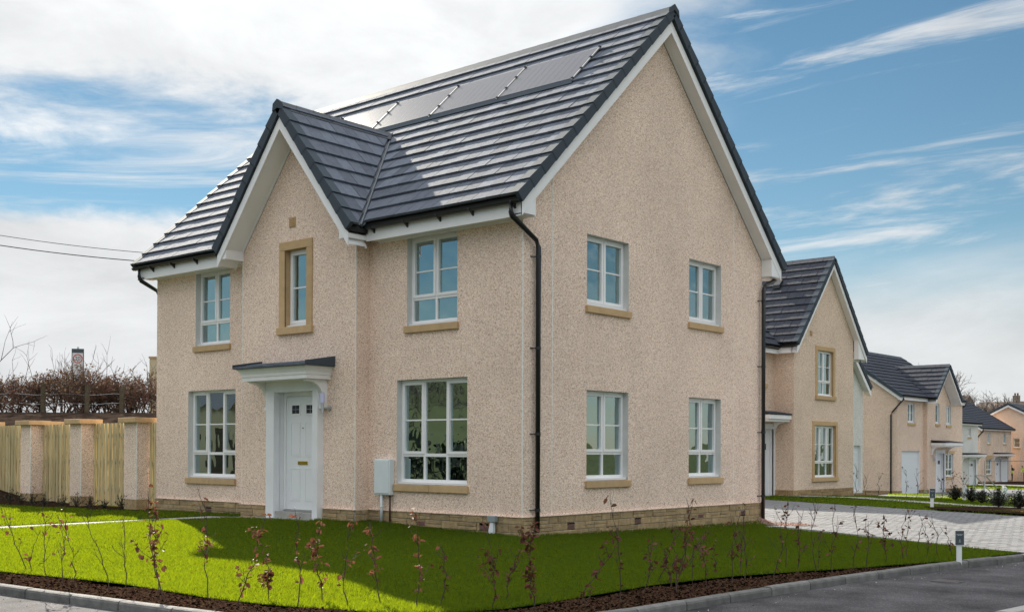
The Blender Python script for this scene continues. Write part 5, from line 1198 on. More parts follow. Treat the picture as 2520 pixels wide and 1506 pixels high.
street_house('white rendered house with one small upper window, between two beige houses down the street', -25.1, 90.5, 97.7, -1.78, 3.95, .62, 9.0, 'dash_white',
    [(94.95, 95.75, 2.65, 3.5)], [(95.35, 96.95, -1.9, .52)], [], [(93.2, 97.9, 1.0)], seed=41)
street_house('farther beige house with a white garage door right of its porch', -29.0, 110.0, 120.3, -1.86, 3.78, .62, 9.5, 'dash_tan',
    [(112.3, 113.25, 2.15, 3.35), (117.45, 118.5, 2.15, 3.35), (112.0, 113.6, -1.16, .5, 1)], [(114.95, 116.5, -2.0, .5)], [(116.95, 119.3, -2.05, .48)], [(114.2, 119.0, 1.05)], seed=51)
# ---- house 6, gable to the viewer
h6 = thing('detached_house', 'beige gabled house at the far right with ladder against it', 'house', (-30, 126, -2.1), 'houses further down the street')
f6 = frame((-33.2, 122, 0), (1, 0, 0), (0, -1, 0)); W6 = 6.8; z6 = 5.35; a6 = 6.75
o6 = (-29.35+33.2, -28.55+33.2, 1.75, 2.9)
wall('gable_wall', f6, W6, 0, [o6], 'dash_tan', h6, zb=-2.1, split=5.1, ztri=[(0, 5.1), (W6, 5.1), (W6/2, a6-.3)])
std_window(f6, o6, h6, 1, None, .5); rf6 = Roof(h6, cap=0, m_='tile_dark', tw=.5)
gable_roof_frame(f6, W6, 5.25, a6, .3, .3, 12, h6, rf6, foot0=(1.3, 5.65-.0), foot1=(5.55, 5.65)) if False else gable_roof_frame(f6, W6, 4.95, a6+.05, .3, .3, 12, h6, rf6)
rf6.build(); base_course(f6, 0, W6, h6, -2.4, -2.1, 'brick', seed=61, lo=.4, hi=.9)
q = MB(); q.poly([(-33.2, 122, -2.1), (-33.2, 134, -2.1), (-33.2, 134, 5), (-33.2, 122, 5)]).poly([(-26.4, 122, -2.1), (-26.4, 134, -2.1), (-26.4, 134, 5), (-26.4, 122, 5)]); add('side_wall', q, 'dash_tan', h6, fix=False)
# ladder
ld = thing('ladder', 'aluminium ladder leaning against the far right gabled house', 'ladder', (-28.3, 121.2, H(-28.3, 121.2)))
a = Vector((-28.55, 121.0, H(-28.3, 121))); b = Vector((-28.15, 121.9, 2.9)); sd = Vector((.35, 0, 0))
for s in (0, 1): q = MB(); q.tube([a+sd*s, b+sd*s], .03, 6); add('rail', q, 'steel', ld)
for i in range(1, 14): q = MB(); p = a.lerp(b, i/14); q.tube([p, p+sd], .018, 5); add('rung', q, 'steel', ld)
# ---- distant brown roofed houses with chimneys
def far_house(x, y, b, e, rz, w_, d, label, ch):
    h = thing('distant_house', label, 'house', (x, y, b), 'brown roofed houses in the distance')
    q = MB(); q.box(x-w_/2, x+w_/2, y-d/2, y+d/2, b, e); add('wall', q, 'farwall', h)
    q = MB(); q.prism([(x-w_/2-.3, y-d/2-.3, e+.0), (x-w_/2-.3, y+d/2+.3, e), (x-w_/2-.3, y, rz)], [(x+w_/2+.3, y-d/2-.3, e), (x+w_/2+.3, y+d/2+.3, e), (x+w_/2+.3, y, rz)]); r_ = add('roof', q, 'farroof', h)
    for cx_ in ch:
        q = MB(); q.box(cx_-.45, cx_+.45, y-.4, y+.4, rz-1.2, rz+.9); c = add('chimney', q, 'farwall', r_)
        for dx in (-.2, .2): q = MB(); q.tube([(cx_+dx, y, rz+.9), (cx_+dx, y, rz+1.3)], .13, 6); add('chimney_pot', q, 'farroof', c)
    return h
far_house(-45.5, 172, 0, 7.6, 9.2, 8, 8, 'brown roofed distant house with one chimney, left of the far gable', [-44.2])
far_house(-56.5, 176, 0, 8.0, 10.6, 7, 8, 'distant brown house whose chimney rises above the beige porch gable', [-55.2])

# ================================================================ FENCE AND PILLARS
PX = [(-12.27, -11.72), (-14.83, -14.28), (-17.45, -16.90), (-20.10, -19.55)]
plab = ['rough cast fence pillar with stone cap, nearest to the house corner', 'rough cast fence pillar second from the house, one board panel each side',
        'rough cast fence pillar third from the house with another cap behind it', 'rough cast fence pillar cut by the left edge of the view']
def pillar(x0, x1, y0, y1, zb, zt, label):
    p = thing('fence_pillar', label, 'pillar', ((x0+x1)/2, (y0+y1)/2, zb), 'pillars of the garden fence')
    q = MB(); q.box(x0, x1, y0, y1, zb+.22, zt-.12); add('pillar_shaft', q, 'dash', p)
    q = MB(); q.box(x0+.005, x1-.005, y0+.005, y1-.005, zb-.2, zb+.218); add('pillar_base', q, 'brick', p)
    for e in (y0,):
        q = MB(); q.box(x1-.012, x1+.006, e-.006, e+.012, zb+.22, zt-.12); add('corner_bead', q, 'bead', p)
    q = MB(); q.box(x0-.11, x1+.11, y0-.11, y1+.11, zt-.12, zt); add('pillar_cap', q, 'stone', p, bevel=.008)
for (a, b), lb in zip(PX, plab): pillar(a, b, -.30, .12, -.26, 1.91, lb)
pillar(-18.75, -18.2, .75, 1.2, -.26, 1.93, 'rough cast pillar standing behind the fence, only its cap and top showing')
def fence_run(x0, x1, label):
    f = thing('timber_fence_panel', label, 'fence', ((x0+x1)/2, .1, -.25), 'hit and miss timber fence panels')
    for z in (.1, .78, 1.45):
        q = MB(); q.box(x0, x1, .055, .095, z, z+.09); add('rail', q, 'wood', f)
    w_ = .125; u = x0+.01; i = 0
    while u < x1-.03:
        e = min(u+w_, x1-.005); q = MB(); yb = .03 if i % 2 == 0 else .097
        q.box(u, e, yb, yb+.022, -.24+rng.uniform(-.01, .01), 1.80+rng.uniform(-.006, .006)); add('board', q, 'wood', f); u += w_-.036+rng.uniform(-.006, .006); i += 1
    return f
runs = [(-11.71, -11.37), (-14.27, -12.28), (-16.89, -14.84), (-19.54, -17.46)]
rl_ = ['narrow strip of timber fence between house wall and first pillar', 'timber fence panel between the first and second pillars from the house', 'timber fence panel between the second and third pillars from the house', 'leftmost timber fence panel, reaching the left edge of the view']
for (a, b), lb in zip(runs, rl_): fence_run(a, b, lb)

# ---- bank behind, hedge, posts, sign
patch('soil_bank', [(-20, 12), (-11.8, 15), (-15, 34), (-30, 30), (-48, 22), (-60, 4), (-48, -8), (-30, -4), (-24, 2)], 'bank', .0, step=1.5, hf=lambda x, y: H(x, y)+.02)
def twig_mesh(segs, m_, name, seg=3, rmin=0):
    q = MB(); segs = [(a, b, max(r0, rmin), max(r1, rmin)) for a, b, r0, r1 in segs]
    for a, b, r0, r1 in segs: q.tube([a, b], r0, seg, cap=False, r2=r1)
    return q
def grow(segs, p, d, L_, r, depth, rn, spread=.6, up=.15, wob=.25, n=3, ratio=.68, leaves=None):
    k = 3; q = p
    for i in range(k):
        d2 = (d+Vector((rn.gauss(0, wob), rn.gauss(0, wob), rn.gauss(0, wob)+up))).normalized(); e = q+d2*(L_/k); segs.append((q, e, r*(1-.18*i), r*(1-.18*(i+1)))); 
        if leaves is not None and depth <= 2: leaves.append((e, d2))
        if depth > 0 and i > 0:
            for _ in range(n if i == k-1 else n-1):
                dd = (d2+Vector((rn.gauss(0, spread), rn.gauss(0, spread), rn.gauss(0, spread)*.8))).normalized()
                grow(segs, e, dd, L_*ratio*rn.uniform(.7, 1.1), r*.5, depth-1, rn, spread, up, wob, n, ratio, leaves)
        q = e; d = d2
def leaf_quads(q, pts, size, rn, k=1):
    for p, d in pts:
        for _ in range(k):
            c = p+Vector((rn.gauss(0, size*.6), rn.gauss(0, size*.6), rn.gauss(0, size*.6))); a = Vector((rn.gauss(0, 1), rn.gauss(0, 1), rn.gauss(0, 1))).normalized(); b = a.cross(Vector((rn.gauss(0, 1), rn.gauss(0, 1), rn.gauss(0, 1)))).normalized(); s = size*rn.uniform(.6, 1.2)
            q.poly([c-a*s, c+b*s*.5, c+a*s, c-b*s*.5])
def to_world(u_src, depth): # lateral offset from the view axis at a depth
    return CAM+F0*depth+R0*((u_src-1260)/2832*depth)
bush_lab = ['bare hedge bush at the left edge with long whips against the sky', 'bare hedge bush left of the first wooden post', 'bare bramble hedge bush between the first post and the speed sign', 'ivy covered hedge bush standing directly below the speed sign', 'bare hedge bush just right of the speed sign', 'dense brown hedge bush in the middle of the right half of the hedge', 'dense hedge bush half hidden by the house corner']
for i, (u, w_) in enumerate(((-25, 1.6), (60, 1.4), (135, 1.4), (192, 1.1), (240, 1.2), (300, 1.3), (362, 1.3))):
    rn = random.Random(100+i); base = to_world(u, 44.5+rn.uniform(-.8, .8)); gz = H(base.x, base.y)
    hb_ = thing('hedge_bush', bush_lab[i], 'hedge bush', (base.x, base.y, gz), 'bare hedge bushes on the soil bank')
    segs = []; lv = []
    for _ in range(13):
        p = Vector((base.x+rn.uniform(-w_, w_)*.75, base.y+rn.uniform(-w_, w_)*.75, gz-.1)); d = Vector((rn.gauss(0, .35), rn.gauss(0, .35), 1)).normalized()
        grow(segs, p, d, rn.uniform(.78, 1.02), rn.uniform(.025, .05), 3, rn, .75, .03, .28, 3, .66, lv)
    for _ in range(5):
        p = Vector((base.x+rn.uniform(-w_, w_), base.y+rn.uniform(-w_, w_), gz+.9)); grow(segs, p, Vector((rn.gauss(0, .4), rn.gauss(0, .4), 1)).normalized(), rn.uniform(.8, 1.5), .015, 1, rn, .4, .05, .15, 2, .5)
    add('branches', twig_mesh(segs, 'hedgebark', 'branches'), 'hedgebark', hb_, fix=False, kind='stuff')
    q = MB(); rn.shuffle(lv); leaf_quads(q, lv[:len(lv)//4], .06, rn, 1); add('dead_leaves', q, 'hedgeleaf', hb_, fix=False, kind='stuff')
pl_ = ['wooden fence post left of centre in front of the hedge', 'wooden fence post just right of the speed sign', 'wooden fence post deep in the hedge near the house']
for (u, top), lb in zip(((105, 3.65), (213, 3.55), (299, 3.5)), pl_):
    p = to_world(u, 43.0); gz = H(p.x, p.y)
    o = thing('fence_post', lb, 'fence post', (p.x, p.y, gz), 'old posts of the hedge fence'); q = MB(); q.tube([(p.x, p.y, gz-.2), (p.x+.02, p.y, top)], .10, 8, r2=.09); add('post', q, 'post_wood', o)
for z, s in ((2.85, .006), (3.2, .005)):
    q = MB(); pts = [to_world(u, 43.1)+Vector((0, 0, z-CAM.z+.03*math.sin(u*.05))) for u in range(-60, 320, 20)]; q.tube(pts, s, 4); o = add('fence_wire', q, 'steel', None, off=tuple(pts[0])); tag(o, ['lower', 'upper'][z > 3]+' wire strung along the wooden posts before the hedge', 'wire')
def camframe(p, yaw_off=0):
    a = R(yaw_off); U = R0*math.cos(a)+F0*math.sin(a); N = -F0*math.cos(a)+R0*math.sin(a)
    return frame((p[0], p[1], p[2]), U, N)
# speed sign
sp = to_world(190.5, 46.5); gz = H(sp.x, sp.y); sg = thing('speed_sign', 'tall speed limit sign with 20 in a red ring above the hedge', 'road sign', (sp.x, sp.y, gz))
q = MB(); q.tube([(sp.x, sp.y, gz), (sp.x, sp.y, 5.28)], .038, 8); add('sign_post', q, 'steel', sg)
fsg = camframe((sp.x, sp.y, 0), 12); zt0, zb0_ = 5.20, 3.95
q = MB(); q.fbox(fsg, -.235, .235, zb0_, zt0, .04, .07); add('sign_plate', q, 'sign_dark', sg)
q = MB(); q.fbox(fsg, -.205, .205, zb0_+.06, zt0-.17, .0705, .075); add('sign_face', q, 'sign20', sg)
def ringmesh(fr, u, z, r0, r1, n, k=28):
    q = MB()
    for i in range(k):
        a, b = 2*math.pi*i/k, 2*math.pi*(i+1)/k; q.poly([fr(u+r0*math.cos(a), z+r0*math.sin(a), n), fr(u+r1*math.cos(a), z+r1*math.sin(a), n), fr(u+r1*math.cos(b), z+r1*math.sin(b), n), fr(u+r0*math.cos(b), z+r0*math.sin(b), n)])
    return q
add('red_ring', ringmesh(fsg, 0, 4.80, .150, .185, .079), 'red', sg, fix=False)
text_mesh('20', .22, 'sign_dark', sg, face_mtx(fsg, 0, 4.80, .079), 'number')
q = MB(); q.fbox(fsg, -.235, .33, 3.62, 3.92, .04, .06); add('lower_plate', q, 'sign20', sg)
# buff building edge behind the hedge
bb = to_world(378, 60); ob = thing('boundary_building', 'buff flat topped building showing as a sliver beside the house wall', 'building', (bb.x+1.5, bb.y, 2)); q = MB(); fbb = camframe((bb.x, bb.y, 0)); q.fbox(fbb, -.24, 3.0, 2, 5.9, -3, 0); add('wall', q, 'wallbuff', ob); q = MB(); q.fbox(fbb, -.28, 3.04, 5.9, 6.0, -3.04, .04); add('coping', q, 'stone', ob)
# overhead cables
for (z0, z1, lb) in ((12.27, 10.35, 'upper thin overhead cable crossing the sky left of the house'), (11.75, 9.95, 'lower overhead cable crossing the sky left of the house')):
    a = to_world(-400, 60); b = to_world(760, 60); q = MB(); z_at = lambda t: z0+(z1-z0)*(t*1160-400)/350 if False else 0
    K = 24; A0 = to_world(0, 60); B0 = to_world(345, 60)
    za_ = z0; zb_ = {12.27: 11.42, 11.75: 10.96}[z0]; sl_ = (zb_-za_)/345; pts = []
    for k in range(K+1):
        u = -400+1160*k/K; p = to_world(u, 60); zz = za_+sl_*u+.0000022*(u-0)*(u-345); pts.append(Vector((p.x, p.y, zz)))
    q.tube(pts, .016 if z0 > 12 else .024, 5); o = add('overhead_cable', q, 'cable', None, off=tuple(pts[0])); tag(o, lb, 'cable')

# ================================================================ PLANTS
leafme = MB(); 
for sx in (1, -1): leafme.poly([(0, 0, 0), (.3, sx*.32, .10), (.75, sx*.26, .02), (1, 0, -.12), (.5, 0, -.06)])
LEAF = leafme.mesh('leaf'); LEAF.materials.append(M['beech'])
SAP = [(-2.52, -7.56, -0.26, -0.22, 0.94, 4), (-2.41, -7.61, 0.12, 0.1, 0.59, 3), (-0.71, -8.19, -0.08, -0.07, 1.04, 6), (-0.91, -7.9, 0.02, 0.02, 0.96, 8), (-1.1, -7.6, -0.09, -0.08, 0.59, 3), (-0.02, -7.78, -0.21, -0.18, 0.99, 0), (0.11, -7.66, 0.02, 0.02, 0.95, 1), (1.22, -7.89, -0.04, -0.03, 1.06, 40), (1.4, -7.92, -0.18, -0.16, 1.12, 12), (1.65, -7.5, -0.06, -0.05, 1.17, 14), (2.45, -7.69, 0.19, 0.17, 0.92, 25), (2.36, -7.23, -0.01, -0.01, 0.62, 30), (2.97, -7.31, 0.04, 0.03, 1.01, 12), (2.93, -6.9, -0.05, -0.04, 0.83, 30), (3.41, -6.99, 0.01, 0.0, 0.96, 8), (3.46, -6.5, -0.12, -0.11, 0.85, 15), (4.03, -6.47, -0.05, -0.04, 1.05, 20), (4.09, -6.23, 0.03, 0.03, 0.67, 8), (4.63, -5.98, 0.0, 0.0, 0.84, 25), (4.27, -5.42, 0.16, 0.14, 0.6, 12), (4.96, -5.68, -0.04, -0.04, 0.83, 60), (4.86, -4.75, 0.3, 0.26, 0.65, 14), (5.21, -5.08, 0.04, 0.03, 0.21, 2), (5.28, -4.5, -0.06, -0.06, 1.07, 12), (4.98, -3.64, 0.11, 0.09, 0.67, 12), (4.57, -2.73, 0.23, 0.2, 0.74, 8), (4.78, -2.7, 0.05, 0.05, 0.44, 5), (5.35, -3.45, 0.07, 0.06, 0.76, 20), (4.74, -2.65, -0.04, -0.03, 0.48, 8), (5.24, -3.26, 0.07, 0.06, 0.82, 12), (4.87, -2.3, -0.06, -0.05, 1.13, 15), (5.4, -2.91, 0.0, 0.0, 0.72, 15), (4.72, -1.47, -0.02, -0.02, 0.47, 8), (5.31, -2.12, 0.06, 0.05, 1.0, 14), (4.98, -1.23, 0.0, 0.0, 1.04, 4), (5.22, -1.5, -0.05, -0.04, 0.64, 3), (5.45, -1.17, 0.09, 0.07, 0.88, 6), (5.03, -0.11, 0.06, 0.05, 0.99, 8), (5.52, -0.73, 0.08, 0.07, 0.92, 9), (5.44, -0.01, 0.0, 0.0, 0.97, 2), (5.42, 0.24, -0.03, -0.03, 0.57, 3), (5.73, -0.01, -0.01, -0.01, 0.98, 8), (5.78, 0.58, 0.01, 0.01, 0.91, 3), (5.81, 0.9, 0.03, 0.03, 0.81, 8), (5.65, 1.96, 0.01, 0.01, 0.71, 20), (5.64, 2.62, 0.05, 0.04, 0.73, 8), (5.61, 2.93, 0.03, 0.03, 0.79, 4), (5.35, 4.17, 0.0, 0.0, 0.64, 0), (5.86, 3.17, -0.02, -0.02, 0.62, 3), (5.89, 3.55, -0.06, -0.05, 0.76, 2), (6.05, 3.7, -0.05, -0.04, 0.54, 5)]
ORD = ['first', 'second', 'third', 'fourth', 'fifth', 'sixth', 'seventh', 'eighth', 'ninth', 'tenth', 'eleventh', 'twelfth', 'thirteenth', 'fourteenth', 'fifteenth', 'sixteenth', 'seventeenth', 'eighteenth', 'nineteenth', 'twentieth', 'twenty first', 'twenty second', 'twenty third', 'twenty fourth', 'twenty fifth', 'twenty sixth']
SAP.sort(key=lambda s: (s[0]-CAM.x)*R0.x/((s[0]-CAM.x)*F0.x+(s[1]-CAM.y)*F0.y)+(s[1]-CAM.y)*R0.y/((s[0]-CAM.x)*F0.x+(s[1]-CAM.y)*F0.y))
NS = len(SAP)
for i, (x, y, lx_, ly_, hh, nl_) in enumerate(SAP):
    rn = random.Random(500+i); z = HB_(x, y)-.01
    look = 'bare' if nl_ <= 1 else 'nearly bare' if nl_ <= 4 else 'sparsely leaved' if nl_ <= 9 else 'brown leaved' if nl_ <= 20 else 'densely brown leaved'
    size = 'tall' if hh > .88 else 'short' if hh < .6 else 'young'
    pos = ORD[i]+' from the left end' if i < NS/2 else ORD[NS-1-i]+' from the sign end'
    s = thing('hedging_sapling', f'{look} {size} beech sapling, {pos} of the row', 'sapling', (x, y, z), 'beech saplings in the bark mulch bed')
    # stem
    P0 = Vector((x, y, z-.03)); tip = Vector((x+lx_, y+ly_, z+hh)); K = 9; pts = []
    for k in range(K+1):
        t = k/K; p = P0.lerp(tip, t)+Vector((rn.gauss(0, .014), rn.gauss(0, .014), 0))*(1 if 0 < k < K else 0)+Vector((math.sin(t*6+i)*.018, math.cos(t*5+i)*.018, 0)); pts.append(p)
    q = MB(); q.tube(pts, .0075, 5, cap=False, r2=.0022); add('stem', q, 'bark', s)
    q = MB(); ends = []
    nt_ = rn.randint(5, 9)
    for _ in range(nt_):
        k = rn.randint(3, K-1); p = pts[k]; d = Vector((rn.gauss(0, .5), rn.gauss(0, .5), rn.uniform(.5, 1.2))).normalized(); L_ = hh*rn.uniform(.12, .34); m1 = p+d*L_*.5; d = (d+Vector((0, 0, .5))).normalized(); e = m1+d*L_*.5
        q.tube([p, m1, e], .0038, 4, cap=False, r2=.0014); ends += [m1, e, p.lerp(m1, .6)]
        for _ in range(2):
            d3 = (d+Vector((rn.gauss(0, .6), rn.gauss(0, .6), .2))).normalized(); e3 = m1+d3*L_*.35; q.tube([m1, e3], .0022, 3, cap=False, r2=.001); ends.append(e3)
    add('twigs', q, 'bark', s, kind=None)
    cand = ends+[p for p in pts[2:]]+[pts[j].lerp(pts[j+1], rn.random()) for j in range(2, K)]*2
    for _ in range(int(nl_*1.8)):
        p = rn.choice(cand)+Vector((rn.gauss(0, .012), rn.gauss(0, .012), rn.gauss(0, .02))); sc2 = rn.uniform(.045, .085)
        mt_ = Matrix.Translation(p) @ Matrix.Rotation(rn.uniform(0, 6.28), 4, 'Z') @ Matrix.Rotation(rn.uniform(-.5, 1.2), 4, 'Y') @ Matrix.Rotation(rn.uniform(-1, 1), 4, 'X') @ Matrix.Diagonal((sc2, sc2*rn.uniform(.7, 1.1), sc2, 1))
        inst('leaf', LEAF, mt_, s)
# small evergreens along the fence
def evergreen(x, y, z, hh, rad, label, group, seed, n=26, leaf=.05, name='evergreen_shrub', m_='evergreen', lp=7):
    rn = random.Random(seed); s = thing(name, label, 'shrub', (x, y, z), group); q = MB(); lf = MB()
    for _ in range(n):
        a = rn.uniform(0, 6.28); t = rn.uniform(0, 1); d = Vector((math.cos(a)*rad*t, math.sin(a)*rad*t, hh*rn.uniform(.35, 1)*math.sqrt(max(.15, 1-t*t*.8)))); p0 = Vector((x, y, z)); p1 = p0+d*.5+Vector((0, 0, .03)); p2 = p0+d
        q.tube([p0, p1, p2], .006, 4, cap=False, r2=.002)
        for k in range(lp):
            t2 = rn.uniform(.25, 1); p = (p0.lerp(p1, t2*2) if t2 < .5 else p1.lerp(p2, t2*2-1)); dd = Vector((rn.gauss(0, 1), rn.gauss(0, 1), rn.gauss(.4, .6))).normalized(); b = dd.cross(Vector((rn.gauss(0, 1), rn.gauss(0, 1), rn.gauss(0, 1)))).normalized(); L_ = leaf*rn.uniform(.7, 1.2)
            lf.poly([p, p+dd*L_*.5+b*L_*.22, p+dd*L_, p+dd*L_*.5-b*L_*.22])
    add('stems', q, 'bark', s, fix=False); add('leaves', lf, m_, s, fix=False, kind='stuff')
fx_ = [(-11.95, -.55), (-12.6, -.62), (-13.15, -.66), (-13.75, -.7), (-14.35, -.72), (-15.1, -.85), (-15.6, -.9), (-16.1, -.95), (-16.6, -1.0), (-17.2, -1.05), (-17.8, -1.1), (-18.5, -1.15)]
for i, (x, y) in enumerate(fx_):
    hh = [.50, .30, .46, .42, .40, .34, .55, .46, .56, .5, .55, .5][i]; z = H(x, y)
    evergreen(x, y, z, hh, .22, f'{"tall" if hh > .5 else "low" if hh < .4 else "small"} dark evergreen shrub, {ORD[i]} from the house along the fence bed', 'evergreen shrubs along the foot of the fence', 700+i, n=20)
# right hand shrubs, signs, markers
def rp_(u, v, z):     # point on a height seen at a source pixel (used to read positions off the plan)
    r = RT*((u-1260)/2832.12)-UP*((v-1085.1)/2832.12)+FW; t = (z-CAM.z)/r.z; p = CAM+r*t; return p
for i, (u, v, hh, rad) in enumerate(((2350, 1235, .55, .35), (2391, 1240, .55, .4), (2415, 1243, .45, .35), (2458, 1252, .62, .5), (2508, 1257, .60, .42))):
    p = rp_(u, v, -.55); z = H(p.x, p.y)
    evergreen(p.x, p.y, z+.04, hh, rad*.9, ['dark bushy evergreen beside pale dry saplings at the bed left end', 'dark evergreen shrub second along the bed beyond the driveway', 'low dark shrub between two larger ones beyond the driveway', 'largest round dark shrub in the bed beyond the driveway', 'dark evergreen shrub at the right edge beyond the driveway'][i], 'dark shrubs in the bed beyond the driveway', 760+i, n=110, leaf=.06, lp=14)
def far_sapling(u, v, z, hh, nl_, label, seed, group):
    p = rp_(u, v, z); p = Vector((p.x, p.y, H(p.x, p.y))); rn = random.Random(seed); s = thing('young_sapling', label, 'sapling', tuple(p), group); q = MB(); pts = [p+Vector((rn.gauss(0, .03), rn.gauss(0, .03), hh*k/5)) for k in range(6)]; q.tube(pts, .012, 4, cap=False, r2=.005); ends = list(pts[1:])
    for _ in range(7):
        a = pts[rn.randint(1, 4)]; e = a+Vector((rn.gauss(0, .12), rn.gauss(0, .12), rn.uniform(.15, .35))); q.tube([a, e], .006, 3, cap=False, r2=.003); ends.append(e)
    add('stem', q, 'bark', s)
    for _ in range(nl_): pp = rn.choice(ends)+Vector((rn.gauss(0, .03), rn.gauss(0, .03), rn.gauss(0, .03))); sc2 = rn.uniform(.06, .10); inst('leaf', LEAF, Matrix.Translation(pp) @ Matrix.Rotation(rn.uniform(0, 6), 4, 'Z') @ Matrix.Rotation(rn.uniform(-1, 1), 4, 'Y') @ Matrix.Diagonal((sc2, sc2, sc2, 1)), s)
fs_lab = ['leafy thin sapling in front of the white wing door', 'thin sapling before the plain side wall, left one', 'thin sapling before the plain side wall, near its downpipe', 'leaning sapling before the left half of the white garage door', 'bare sapling before the right half of the white garage door', 'pale leaved sapling right of the small dark sign', 'pale dry sapling above the first dark shrub', 'pale dry sapling between the first and second dark shrubs']
for i, (u, v, z, hh, nl_) in enumerate(((2106, 1222, -.5, 1.25, 8), (2130, 1218, -.55, .9, 6), (2162, 1216, -.6, .9, 6), (2230, 1222, -.6, 1.1, 14), (2256, 1224, -.6, 1.2, 6), (2318, 1232, -.55, .8, 14), (2345, 1228, -.55, 1.0, 22), (2372, 1232, -.55, .85, 22))):
    far_sapling(u, v, z, hh, nl_, fs_lab[i], 800+i, 'saplings on the lawn beyond the driveway')
def plot_sign(u, v, z, label, sc3=1.0, yaw=8):
    p = rp_(u, v, z); z0 = H(p.x, p.y)-.02 if z > -.52 or True else z; z0 = z; s = thing('plot_sign', label, 'sign', (p.x, p.y, z0), 'small slate grey sign boards on white posts'); f = camframe((p.x, p.y, 0), yaw)
    q = MB(); q.fbox(f, -.042*sc3, .042*sc3, z0-.05, z0+.30*sc3, -.02, .0); add('sign_post', q, 'post_white', s)
    q = MB(); b0 = z0+.26*sc3; q.fbox(f, -.078*sc3, .078*sc3, b0, b0+.235*sc3, .002, .010); add('sign_backing', q, 'post_white', s)
    q = MB(); q.fbox(f, -.070*sc3, .070*sc3, b0+.008*sc3, b0+.227*sc3, .0101, .013); add('sign_board', q, 'sign_dark', s)
    text_mesh('PLEASE KEEP OFF\nTHE GRASS', .0155*sc3, 'sign_print', s, face_mtx(f, 0, b0+.165*sc3, .0135), 'lettering', .0003)
    q = MB(); k = sc3*.010; y0 = b0+.075*sc3
    for (a, b, c, d) in ((-.006, .006, -.006, -.002), (-.006, .006, .012, .016), (-.003, .003, -.002, .012)): q.fbox(f, a*sc3, b*sc3, y0+c*sc3, y0+d*sc3, .0131, .0138)
    add('emblem', q, 'sign_print', s); q = MB(); q.fbox(f, -.02*sc3, .02*sc3, y0-.022*sc3, y0-.017*sc3, .0131, .0136); add('print_line', q, 'sign_print', s)
plot_sign(2361, 1382, -.555, 'small grey sign board on a white post at the end of the bark bed')
plot_sign(2294, 1252, -.53, 'small grey sign board on a white post beyond the driveway', 1.25)
def marker(u, v, z, w_, hh, label):
    p = rp_(u, v, z); s = thing('marker_post', label, 'marker post', (p.x, p.y, z), 'white marker posts down the street'); f = camframe((p.x, p.y, 0), 20)
    q = MB(); q.fbox(f, -w_/2, w_/2, z-.1, z+hh, -w_/2, w_/2); add('post', q, 'post_white', s, bevel=.01); q = MB(); q.fbox(f, -w_*.6, w_*.6, z+hh*.55, z+hh*.95, w_/2, w_/2+.01); add('post_plate', q, 'meter', s)
marker(2471, 1235, -.8, .13, .62, 'white marker post on grass right of the metal barrier'); marker(2373, 1237, -.62, .10, .62, 'white marker post among the dry saplings'); marker(2517, 1250, -.62, .30, .55, 'white squat box at the right edge of the view')
# metal barrier frames
bf = rp_(2440, 1240, -.75); zb_ = H(bf.x, bf.y); fbx = camframe((bf.x, bf.y, 0), 25); brr = thing('metal_barrier', 'folded galvanised barrier frames lying on the drive behind the dark shrubs', 'barrier', (bf.x, bf.y, zb_))
def bar3(a, b, n='barrier_tube'): q = MB(); q.tube([fbx(*a), fbx(*b)], .022, 6); add(n, q, 'steel', brr)
for dn_ in (0, -.5): 
    bar3((-.45, zb_, dn_), (-.30, zb_+.95, dn_)); bar3((-.30, zb_+.95, dn_), (.85, zb_+.05, dn_)); bar3((-.40, zb_+.35, dn_), (.7, zb_+.1, dn_)); bar3((-.45, zb_+.02, dn_), (.85, zb_+.02, dn_))
bar3((-.30, zb_+.95, 0), (-.30, zb_+.95, -.5))
# site mesh fence far away
fe = thing('site_fence', 'thin temporary site fence with a top rail before the farthest houses', 'fence', (-25, 106, -2))
a = Vector((-27.2, 106, 0)); b = Vector((-19, 109, 0)); zf = 0.35
for k in range(5):
    p = a.lerp(b, k/4); q = MB(); q.tube([(p.x, p.y, H(p.x, p.y)), (p.x, p.y, zf)], .02, 5); add('fence_tube', q, 'gutter', fe)
q = MB(); q.tube([(a.x, a.y, zf), (b.x, b.y, zf)], .022, 5); add('top_rail', q, 'gutter', fe)
